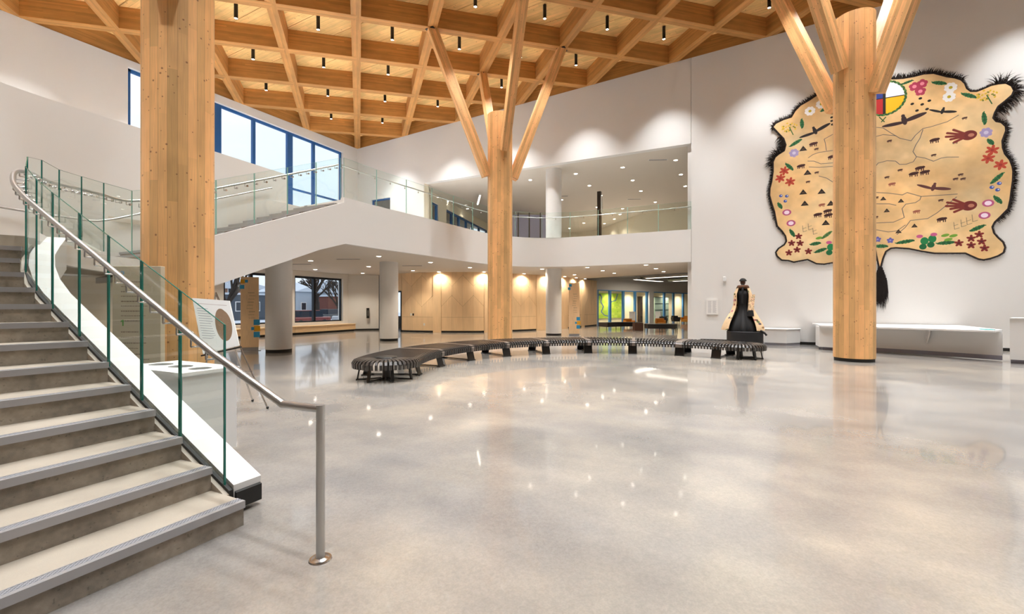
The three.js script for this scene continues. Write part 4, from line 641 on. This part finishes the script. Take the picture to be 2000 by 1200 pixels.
for (const [s, y, c, l] of [[3.25, 1.0, 0x0d0c0b, 'small black switch plate on the panelled wall'], [3.1, 1.0, 0xe6e4e0, 'small white switch plate on the panelled wall'], [3.95, 0.45, 0xe6e4e0, 'low white socket plate on the panelled wall']]) { const p = offset(pwSlice(s, s + 0.1), 0.012)[0]; single('switch_plate', rb(0.1, 0.13, 0.02, 0.006, p[0], y, p[1]), mat({ color: c, roughness: 0.5 }), l, 'wall plate'); }

// ---------------------------------------------------------------- timber totems
function textLines(g, rows, ink) { g.fillStyle = ink; for (const [x, y, w, h] of rows) { let k = 0; for (let q = x; q < x + w;) { const l = 6 + (hash(Math.round(q), Math.round(y)) * 16); g.fillRect(q, y, Math.min(l, x + w - q), h); q += l + 4; k++; } } }
function totem(x, z, w, h, turn, rows, extra, label, squares, pale) {
  const t = thing('wayfinding_totem', label, 'sign', [x, 0, z], turn);
  mk('board', rb(w, h - 0.12, 0.08, 0.006, 0, 0.12 + (h - 0.12) / 2, 0), pale ? mat({ color: 0xbfb29a, roughness: 0.6 }) : M.totem, t);
  mk('foot', [bx(w * 0.96, 0.12, 0.05, 0, 0.06, 0), bx(w * 1.25, 0.012, 0.3, 0, 0.006, 0)], M.nosing, t);
  const face = paint(384, Math.round(384 * h / w), (g, W, Hh) => { g.clearRect(0, 0, W, Hh); textLines(g, rows.map(([a, b, c, d]) => [a * W, b * Hh, c * W, d * Hh]), '#857461'); extra?.(g, W, Hh); });
  mk('print', new THREE.PlaneGeometry(w, h - 0.12).translate(0, 0.12 + (h - 0.12) / 2, 0.0415), mat({ map: face, transparent: true, roughness: 0.7 }), t);
  for (const [sx, sy, sz, c] of squares) mk('coloured_tile', bx(sz, sz, 0.09, sx, sy, 0), mat({ color: c, roughness: 0.5 }), t);
}
const BLUE = 0x2f93c4, YEL = 0xe0a51c, dirRows = []; for (let k = 0; k < 9; k++) dirRows.push([0.18, 0.11 + k * 0.035, 0.36 + 0.2 * hash(k, 5), k % 2 ? 0.004 : 0.007]); for (let k = 0; k < 11; k++) dirRows.push([0.18, 0.47 + k * 0.04, 0.34 + 0.26 * hash(k, 6), k % 2 ? 0.004 : 0.007]);
totem(13.13, 17.08, 0.67, 2.05, 0.4547, dirRows, (g, W, h) => { g.fillStyle = '#4f9a35'; g.font = 'bold ' + Math.round(h * 0.06) + 'px sans-serif'; g.fillText('1', W * 0.16, h * 0.43); g.fillStyle = '#7fa6c9'; g.fillText('2', W * 0.16, h * 0.08); }, 'pale directory panel with small text and a green numeral beside the stair', [], true);
const wayRows = []; for (let k = 0; k < 9; k++) wayRows.push([0.3 + 0.2 * hash(k, 2), 0.22 + k * 0.045, 0.34, k % 3 ? 0.004 : 0.007]);
totem(6.25, 10.95, 0.52, 2.45, 0.95, wayRows, null, 'timber totem with blue and yellow squares beside the round white pillar by the windows', [[-0.2, 2.3, 0.13, YEL], [-0.1, 2.31, 0.09, BLUE], [-0.22, 2.12, 0.13, BLUE], [0.2, 0.95, 0.18, BLUE], [0.21, 0.74, 0.18, YEL], [0.09, 0.74, 0.1, BLUE], [0.2, 0.54, 0.18, BLUE]]);
totem(13.68, -0.62, 0.52, 2.63, 0.30, wayRows, null, 'timber totem with blue and yellow squares behind the bench near the panelled wall', [[-0.18, 2.5, 0.13, BLUE], [-0.24, 2.34, 0.13, BLUE], [0.2, 0.86, 0.17, BLUE], [0.22, 0.66, 0.17, YEL], [0.09, 0.66, 0.1, BLUE], [0.2, 0.46, 0.17, BLUE]]);

// ---------------------------------------------------------------- recycling station and easel by the stair
{
  const r = thing('recycling_station', 'white waste station with slots in its top, standing against the stair stringer', 'bin', [15.47, 0, 17.77]);
  mk('body', bx(1.08, 0.79, 0.5, 0, 0.455, 0), M.white, r); mk('plinth', bx(1.02, 0.06, 0.44, 0, 0.03, 0), M.black, r);
  const o = new THREE.Shape([[-0.56, -0.27], [0.56, -0.27], [0.56, 0.27], [-0.56, 0.27]].map((p) => new THREE.Vector2(...p)));
  for (const [x, y, a, b] of [[-0.34, 0, 0.13, 0.1], [0.02, 0, 0.13, 0.1], [0.36, 0, 0.1, 0.1]]) { const h = new THREE.Path(); h.absellipse(x, y, a, b, 0, Math.PI * 2); o.holes.push(h); }
  mk('top', new THREE.ExtrudeGeometry(o, { depth: 0.03, bevelEnabled: false, curveSegments: 20 }).rotateX(-Math.PI / 2).translate(0, 0.85, 0), M.white, r);
  mk('slot_liner', [-0.34, 0.02, 0.36].map((x, k) => cyl(k === 2 ? 0.1 : 0.12, k === 2 ? 0.1 : 0.12, 0.004, x, 0.8505, 0, 24).scale(1, 1, 1)), mat({ color: 0x2a2a2c, roughness: 0.8 }), r);
  const e = thing('easel', 'slim silver display easel beside the timber column', 'easel');
  const tl = V(13.680, 1.610, 16.690), tr = V(14.160, 1.570, 16.460), br = V(14.460, 0.950, 16.510), bl = V(14.010, 0.830, 16.730);
  const mid = tl.clone().add(tr).multiplyScalar(0.5), low = bl.clone().add(br).multiplyScalar(0.5), nrm = tr.clone().sub(tl).cross(bl.clone().sub(tl)).normalize().multiplyScalar(-1);
  const backN = nrm.clone().multiplyScalar(nrm.z > 0 ? -0.02 : 0.02), top = mid.clone().add(V(0, 0.1, 0)).add(V(-0.04, 0, -0.09));
  mk('leg', rod(top, V(13.62, 0.01, 16.55), 0.011), M.chrome, e); mk('leg', rod(top, V(14.5, 0.01, 16.12), 0.011), M.chrome, e); mk('leg', rod(top, V(13.83, 0.01, 15.9), 0.011), M.chrome, e);
  for (const p of [[13.62, 16.55], [14.5, 16.12], [13.83, 15.9]]) mk('foot', new THREE.SphereGeometry(0.02, 10, 8).translate(p[0], 0.018, p[1]), M.black, e);
  mk('ledge', [bar(bl.clone().add(V(-0.02, -0.02, 0)), br.clone().add(V(0.03, -0.02, 0)), 0.05, 0.02)], M.blackMetal, e);
  mk('crossbar', rod(V(13.77, 0.55, 16.52), V(14.32, 0.55, 16.24), 0.008), M.chrome, e);
  const t = paint(512, 680, (g, w, h) => { g.fillStyle = '#e9e8e6'; g.fillRect(0, 0, w, h); g.fillStyle = '#b9a9a6'; g.fillRect(40, 60, 420, 6); g.fillStyle = '#8f9298'; for (let k = 0; k < 13; k++) g.fillRect(36, 120 + k * 30, 150 + (k * 47 % 40), 6); g.fillStyle = '#8d7259'; g.beginPath(); g.ellipse(360, 340, 112, 232, 0, 0, 7); g.fill(); g.fillStyle = '#a18a72'; for (let k = 0; k < 60; k++) g.fillRect(280 + hash(k, 1) * 160, 180 + hash(k, 2) * 320, 12, 3); });
  const board = thing('display_board', 'white display board with a brown oval picture standing on the easel', 'board');
  const q = [bl, br, tr, tl], f = q.map((p) => p.clone()), bk = q.map((p) => p.clone().add(backN.clone().multiplyScalar(0.6)));
  const face = (a, b, c, d, u) => soup([a, b, c, a, c, d].flatMap((p) => [p.x, p.y, p.z]), u);
  mk('face', face(...f, [0, 0, 1, 0, 1, 1, 0, 0, 1, 1, 0, 1]), mat({ map: t, roughness: 0.7 }), board);
  mk('core', [face(...bk), face(f[0], f[1], bk[1], bk[0]), face(f[1], f[2], bk[2], bk[1]), face(f[2], f[3], bk[3], bk[2]), face(f[3], f[0], bk[0], bk[3])], M.paper, board);
}

// ---------------------------------------------------------------- ceiling vents and sprinkler heads
for (const [a, b] of [[6.87, 7.31], [7.29, 3.85], [3.3, 6.64]]) { const v = thing('ceiling_vent', 'slim grey slot vent in the low ceiling under the balcony', 'vent', [a, CEIL1, b], 0.4, 'slot vents in the low ceiling'); mk('frame', bx(1.0, 0.012, 0.16, 0, -0.004, 0), M.white, v); mk('slot', [bx(0.94, 0.006, 0.03, 0, -0.011, -0.035), bx(0.94, 0.006, 0.03, 0, -0.011, 0.035)], M.black, v); }
for (const [a, b] of [[17.5, -1.6], [15.0, -9.0], [11.0, -6.2]]) { const v = thing('ceiling_vent', 'slim grey slot vent in the upper gallery ceiling', 'vent', [a, CEIL2, b], 0.4, 'slot vents in the upper ceiling'); mk('frame', bx(0.9, 0.012, 0.16, 0, -0.004, 0), M.white, v); mk('slot', [bx(0.84, 0.006, 0.03, 0, -0.011, -0.035), bx(0.84, 0.006, 0.03, 0, -0.011, 0.035)], M.black, v); }

// ---------------------------------------------------------------- upper gallery: dark post, glazed partition
{ const p = thing('display_post', 'tall dark post with lit side standing behind the balcony glass', 'post', [14.2, FLOOR2, -3.4]); mk('column', bx(0.2, 3.0, 0.2, 0, 1.5, 0), M.blackMetal, p); mk('side_panel', bx(0.05, 0.9, 0.16, 0.13, 2.3, 0.02), M.white, p); mk('foot', bx(0.4, 0.03, 0.4, 0, 0.015, 0), M.blackMetal, p); }
{ const d = thing('long_planter', 'low dark trough on the upper floor behind the balcony glass', 'trough', [13.3, FLOOR2, -1.5], 0.2); mk('box', bx(1.2, 0.3, 0.3, 0, 0.15, 0), M.black, d); mk('liner', bx(1.1, 0.02, 0.22, 0, 0.3, 0), M.slat, d); }
{
  const g = thing('glazed_partition', 'grey-violet glazed partition with slim mullions in the upper gallery', 'partition');
  const p0 = [5.0, -8.7], p1 = [8.7, -10.5], L = Math.hypot(p1[0] - p0[0], p1[1] - p0[1]), t = Math.atan2(-(p1[1] - p0[1]), p1[0] - p0[0]); g.position.set(p0[0], 0, p0[1]); g.rotation.y = t;
  const tint = phys({ color: 0xc6c3e2, roughness: 0.25 });
  for (let k = 0; k < 5; k++) { mk('pane', bx(L / 5 - 0.06, 3.5, 0.02, (k + 0.5) * L / 5, 6.5, 0), tint, g); }
  for (let k = 0; k <= 5; k++) mk('mullion', bx(0.09, 3.7, 0.1, k * L / 5, 6.55, 0), mat({ color: 0x6d655f, roughness: 0.5 }), g);
  mk('rail', [bx(L, 0.06, 0.1, L / 2, 6.4, 0), bx(L, 0.08, 0.1, L / 2, 4.75, 0)], mat({ color: 0x6d655f, roughness: 0.5 }), g);
}

// ---------------------------------------------------------------- bright hall at the far end
{
  const P0 = [11.4, -12.5], P1 = [17.6, -28], L = Math.hypot(P1[0] - P0[0], P1[1] - P0[1]), ux = (P1[0] - P0[0]) / L, uz = (P1[1] - P0[1]) / L;
  const place = (g) => g.applyMatrix4(new THREE.Matrix4().makeBasis(V(ux, 0, uz), V(0, 1, 0), V(-uz, 0, ux))).translate(P0[0], 0, P0[1]);  // local x along, z toward the hall
  struct('wall_hall_header', [place(bx(18, 1.45, 0.3, 8.0, 3.45, -0.1))], M.wall);
  struct('wall_hall_pier', [place(bx(0.7, 2.8, 0.34, 8.0, 1.4, -0.08)), place(bx(0.9, 2.8, 0.34, -0.2, 1.4, -0.08))], M.wall);
  const part = thing('glass_partition', 'long glass partition with light blue mullions at the end of the hall', 'partition');
  const blue = mat({ color: 0x4f8fca, roughness: 0.5 });
  mk('head_rail', place(bx(17, 0.07, 0.12, 8.5, 2.69, 0)), blue, part);
  const ms = [0.31, 1.95, 3.77, 5.49, 7.33, 10.28, 11.96, 13.85, 15.6, 17];
  for (const s of ms) mk('mullion', place(bx(0.24, 2.66, 0.14, s, 1.33, 0)), blue, part);
  for (let i = 0; i + 1 < ms.length; i++) if (ms[i] !== 7.33) mk('pane', place(new THREE.PlaneGeometry(ms[i + 1] - ms[i] - 0.24, 2.6).translate((ms[i] + ms[i + 1]) / 2, 1.33, 0)), M.pane, part);
  struct('wall_far_room', [place(bx(20.5, 4.2, 0.2, 8.6, 2.1, -1.75))], mat({ color: 0xefe3bd, roughness: 0.8 }));
  struct('ceiling_far_room', [place(bx(20.5, 0.2, 1.6, 8.6, 2.95, -0.95))], M.ceiling);
  struct('wall_hall_side', [bx(0.3, 4.2, 31, 22.2, 2.1, -15.6)], M.wall); struct('wall_hall_end', [bx(24, 4.2, 0.3, 10.5, 2.1, -31)], M.wall);
  struct('ceiling_hall', [prism([[10.5, -6.5], [22.3, -5.8], [22.3, -31], [4, -31], [4, -13]], 4.02, 4.2)], mat({ color: 0x57504a, roughness: 0.9 }));
  struct('trim_5', [bar(V(12.1, 3.75, -9.6), V(19.3, 3.75, -6.6), 0.08, 0.6)], mat({ color: 0x2b2622, roughness: 0.9 }));
  const mapTex = paint(512, 512, (g, w, h) => { g.fillStyle = '#a9cc33'; g.fillRect(0, 0, w, h); g.fillStyle = '#bfd84a'; for (let k = 0; k < 40; k++) g.fillRect(hash(k, 1) * w, hash(k, 2) * h, 60, 50); g.strokeStyle = '#3f5f9a'; g.lineWidth = 17; g.lineJoin = g.lineCap = 'round'; g.beginPath(); [[10, 60], [70, 30], [100, 90], [80, 180], [130, 270], [90, 380], [150, 450], [230, 470], [270, 200], [300, 165], [370, 150], [395, 60], [410, 10]].forEach((p, i) => (i && i !== 8 ? g.lineTo(...p) : g.moveTo(...p))); g.stroke(); g.fillStyle = '#d96a2a'; g.beginPath(); g.arc(345, 80, 12, 0, 7); g.fill(); g.fillStyle = '#5f8f2a'; for (const [x, y] of [[400, 190], [395, 300], [410, 380], [60, 140]]) { g.beginPath(); g.arc(x, y, 9, 0, 7); g.fill(); } });
  const board = thing('map_mural', 'bright green map mural with a winding blue river behind the glass partition', 'mural');
  mk('panel', place(bx(3.7, 2.1, 0.05, 4.2, 1.5, -1.62)), mat({ color: 0xa9cc33, roughness: 0.6 }), board); mk('print', place(new THREE.PlaneGeometry(3.7, 2.1).translate(4.2, 1.5, -1.59)), mat({ map: mapTex, roughness: 0.6 }), board);
  for (const [s, w, l, c] of [[8.7, 0.4, 'dark brown door leaf behind the glass partition', 0x3a2c22], [12.3, 2.6, 'grey-green shelving unit behind the glass partition', 0x8fa596]]) { const f = thing('far_room_unit', l, 'furniture'); mk('body', place(bx(w, 2.3, 0.3, s, 1.15, -1.5)), mat({ color: c, roughness: 0.6 }), f); mk('edge', place(bx(w + 0.06, 0.05, 0.32, s, 2.32, -1.5)), M.black, f); for (let k = 0; k < 3; k++) mk('shelf', place(bx(w - 0.04, 0.04, 0.34, s, 0.5 + k * 0.6, -1.5)), M.black, f); }
  // services under the unfinished ceiling
  for (const [a, b, c, d, r, l] of [[13.5, -11, 21.5, -8, 0.22, 'round grey air duct under the dark hall ceiling'], [14.5, -14.5, 21.5, -11, 0.16, 'thinner round air duct under the dark hall ceiling'], [16, -19, 21.8, -15, 0.2, 'deep round air duct at the back of the dark hall ceiling']]) { const u = thing('air_duct', l, 'duct'); mk('pipe', rod(V(a, 3.72, b), V(c, 3.72, d), r, 20), M.nosing, u); for (let k = 1; k < 6; k++) { const t = k / 6, p = V(lerp(a, c, t), 3.72, lerp(b, d, t)), q = V(lerp(a, c, t + 0.008), 3.72, lerp(b, d, t + 0.008)); mk('flange', rod(p, q, r + 0.025, 20), M.nosing, u); } }
  for (const [p, q, l] of [[[15.2, -12.5], [20.5, -10], 'bright linear light under the dark hall ceiling'], [[16.5, -17.5], [20.5, -15.5], 'second bright linear light deeper in the hall'], [[14.2, -13.6], [15.6, -17.5], 'bright linear light in front of the glass partition']]) { lineLight(p, q, 3.45, l, p[0] < 14.5 ? 10 : 5, 0.34); }
  for (const [s, z] of [[1, -0.8], [4, -0.8], [7, -0.8], [10, -0.8], [13, -0.8], [16, -0.8]]) { const x = P0[0] + ux * s - uz * z, zz = P0[1] + uz * s + ux * z; downlight(x, zz, 2.85, 'round downlight in the room behind the glass partition', 'downlights behind the partition', 24, 1.3); }
  // seats in the hall
  const sofa = (pts, label) => { const o = thing('curved_settee', label, 'settee', [pts[1][0], 0, pts[1][1]], 0, 'curved black settees'), arc = curve2(pts.map((p) => [p[0] - pts[1][0], p[1] - pts[1][1]]), 12); mk('seat', ribbon(arc, -0.38, 0.38, 0.2, 0.46), mat({ color: 0x1c1a1b, roughness: 0.45 }), o); for (const k of [0, 6, 12]) for (const s of [-0.3, 0.3]) { const p = offset(arc, s)[k]; mk('leg', cyl(0.02, 0.02, 0.2, p[0], 0, p[1], 8), M.blackMetal, o); } };
  sofa([[13.55, -6.7], [14.1, -7.6], [14.7, -8.1], [15.3, -8.5]], 'black curved settee with slim legs near the map mural');
  sofa([[16.25, -5.9], [16.9, -6.2], [17.4, -6.35], [17.85, -6.35]], 'black curved settee with slim legs beyond the end of the white wall');
  { const s = thing('side_stool', 'dark brown cube stool between the two black settees', 'stool', [15.6, 0, -7.0], 0.4); mk('block', rb(0.55, 0.44, 0.55, 0.03, 0, 0.22, 0), mat({ color: 0x4a2d20, roughness: 0.6 }), s); mk('cushion', rb(0.52, 0.05, 0.52, 0.02, 0, 0.46, 0), mat({ color: 0x3b241a, roughness: 0.7 }), s); }
  const tub = (x, z, c, turn, label, group) => { const o = thing('tub_chair', label, 'chair', [x, 0, z], turn, group), m = mat({ color: c, roughness: 0.6 }); o.scale.setScalar(0.78); mk('seat', rb(0.75, 0.28, 0.7, 0.05, 0, 0.3, 0), m, o); mk('backrest', rb(0.75, 0.4, 0.14, 0.05, 0, 0.6, -0.3), m, o); mk('armrest', rb(0.12, 0.3, 0.7, 0.04, -0.36, 0.5, 0), m, o); mk('armrest', rb(0.12, 0.3, 0.7, 0.04, 0.36, 0.5, 0), m, o); for (const sx of [-1, 1]) for (const sz of [-1, 1]) mk('leg', cyl(0.02, 0.02, 0.17, sx * 0.3, 0, sz * 0.28, 8), M.blackMetal, o); };
  tub(14.47, -10.04, 0xd08a2a, 0.6, 'orange tub chair beyond the black settee near the mural', 'orange chairs'); tub(16.26, -11.75, 0xd08a2a, 0.3, 'orange tub chair beyond the brown stool', 'orange chairs'); tub(17.2, -20.2, 0xd08a2a, -0.4, 'orange tub chair at the edge of the white wall', 'orange chairs');
  tub(15.75, -17.3, 0x242424, 0.2, 'black tub chair beside the white stand in the hall', 'black chairs'); tub(16.35, -20.7, 0x242424, 0.5, 'wide black tub chair near the far shelving', 'black chairs');
  for (const [x, z, l] of [[13.6, -15.7, 'slim white display stand near the orange chair by the mural'], [15.25, -18.1, 'slim white display stand next to the black tub chair']]) { const d = thing('display_stand', l, 'stand', [x, 0, z]); mk('column', rb(0.42, 1.0, 0.42, 0.02, 0, 0.5, 0), M.white, d); mk('top', rb(0.46, 0.03, 0.46, 0.01, 0, 1.01, 0), M.white, d); }
}

// ---------------------------------------------------------------- winter street beyond the windows
{
  const snow = tex(256, 256, (u, v) => { const d = 1 + (fbm(u, v, 6, 4, 2) - 0.5) * 0.2; return [205 * d, 212 * d, 222 * d]; });
  const ground = struct('ground', bx(160, 0.2, 160, -80.8, -0.55, 0), mat({ map: rep(snow, 0.08, 0.08), roughness: 0.95 }), 'snowy ground of the street outside');
  struct('road', bx(7, 0.02, 160, -20, -0.44, 0), mat({ color: 0x6f757d, roughness: 0.8 }));
  const brick = [mat({ color: 0x6a3f36, roughness: 0.9 }), mat({ color: 0x7d5a4e, roughness: 0.9 }), mat({ color: 0xaab4bf, roughness: 0.9 }), mat({ color: 0x4c535c, roughness: 0.9 }), mat({ color: 0x8d6a58, roughness: 0.9 })], pane = mat({ color: 0x2a333e, roughness: 0.2 });
  const house = (x, z, w, d, h, roof, m, label) => {
    const o = thing('house', label, 'building', [x, -0.45, z]);
    mk('wall', bx(w, h, d, 0, h / 2, 0), brick[m], o);
    if (roof) mk('roof', prism([[-w / 2 - 0.3, -d / 2 - 0.3], [w / 2 + 0.3, -d / 2 - 0.3], [w / 2 + 0.3, 0], [w / 2 + 0.3, d / 2 + 0.3], [-w / 2 - 0.3, d / 2 + 0.3], [-w / 2 - 0.3, 0]], h, (i) => [h + 0.1, h + 0.1, h + roof, h + 0.1, h + 0.1, h + roof][i]), mat({ color: 0xc8d0da, roughness: 0.9 }), o);
    else mk('roof', bx(w + 0.3, 0.25, d + 0.3, 0, h + 0.12, 0), mat({ color: 0xc2cad4, roughness: 0.9 }), o);
    for (let y = 1.2; y + 1.3 < h + 0.4; y += 2.7) for (let k = -d / 2 + 1.3; k < d / 2 - 0.8; k += 2.4) { const f = mk('window', bx(0.08, 1.3, 1.0, w / 2 + 0.02, y + 0.65, k), M.white, o); mk('pane', bx(0.02, 1.1, 0.8, w / 2 + 0.07, y + 0.65, k), pane, f); }
  };
  house(-46, -34, 10, 12, 4.2, 2.2, 2, 'pale grey house with snowy pitched roof outside the windows');
  house(-42, -17.5, 9, 10, 3.4, 0, 3, 'low dark grey flat-roofed block outside the windows');
  house(-34, -33, 8, 7, 3.4, 0, 0, 'low red brick flat-roofed house down the street');
  house(-48, -3, 9, 11, 3.6, 2.0, 1, 'brown brick house across the street');
  house(-38, 8, 8, 10, 4.6, 0, 3, 'dark grey flat-roofed building across the street');
  house(-58, -52, 14, 16, 5.5, 2.5, 2, 'pale distant house behind the street');
  house(-66, -26, 14, 22, 5.0, 2.6, 4, 'long brown distant building behind the street');
  const bark = mat({ color: 0x3a322c, roughness: 0.95 });
  const tree = (x, z, h, label) => {
    const o = thing('bare_tree', label, 'tree', [x, -0.45, z]), tw = [];
    const grow = (p, d, l, r, k) => { const q = p.clone().addScaledVector(d, l); tw.push([k, rod(p, q, r, 5)]); if (k >= 5) return; const n = k < 1 ? 4 : 3; for (let i = 0; i < n; i++) { const v = d.clone().add(V(rr(-0.75, 0.75), rr(-0.1, 0.45), rr(-0.75, 0.75))).normalize(); grow(q.clone().addScaledVector(d, -l * rr(0, 0.25)), v, l * rr(0.62, 0.82), r * 0.62, k + 1); } };
    grow(V(0, 0, 0), V(0.03, 1, 0.02).normalize(), h * 0.26, h * 0.026, 0);
    mk('trunk', tw.filter((t) => t[0] < 2).map((t) => t[1]), bark, o); const b = mk('twigs', tw.filter((t) => t[0] >= 2).map((t) => t[1]), bark, o); b.userData.kind = 'stuff';
  };
  tree(-17, -11.4, 9, 'bare winter tree right outside the window by the niche');
  tree(-15, -1.2, 8.5, 'bare winter tree outside the window behind the totem');
  tree(-30, -26, 8, 'bare winter tree beside the distant houses');
  const car = (x, z, c, label) => { const o = thing('car', label, 'car', [x, -0.43, z]), m = phys({ color: c, roughness: 0.3, clearcoat: 0.6 }); mk('body', [rb(1.8, 0.6, 4.3, 0.16, 0, 0.6, 0)], m, o); mk('cabin', prism([[-0.8, -1.2], [0.8, -1.2], [0.8, 1.3], [-0.8, 1.3]], 0.85, 1.45), pane, o); mk('roof', rb(1.5, 0.08, 1.9, 0.03, 0, 1.47, 0.05), m, o); for (const sx of [-1, 1]) for (const sz of [-1, 1]) mk('wheel', new THREE.CylinderGeometry(0.32, 0.32, 0.22, 18).rotateZ(Math.PI / 2).translate(sx * 0.8, 0.32, sz * 1.3), M.black, o); };
  car(-15, -8.5, 0x7c2f2a, 'dark red parked car outside the window'); car(-15.2, -14.5, 0xb9bfc6, 'silver parked car outside the window'); car(-15, 1.5, 0x35517a, 'blue parked car outside the window behind the totem'); car(-24.5, -20, 0x2f3338, 'dark parked car across the street');
}

renderer.render(scene, camera);
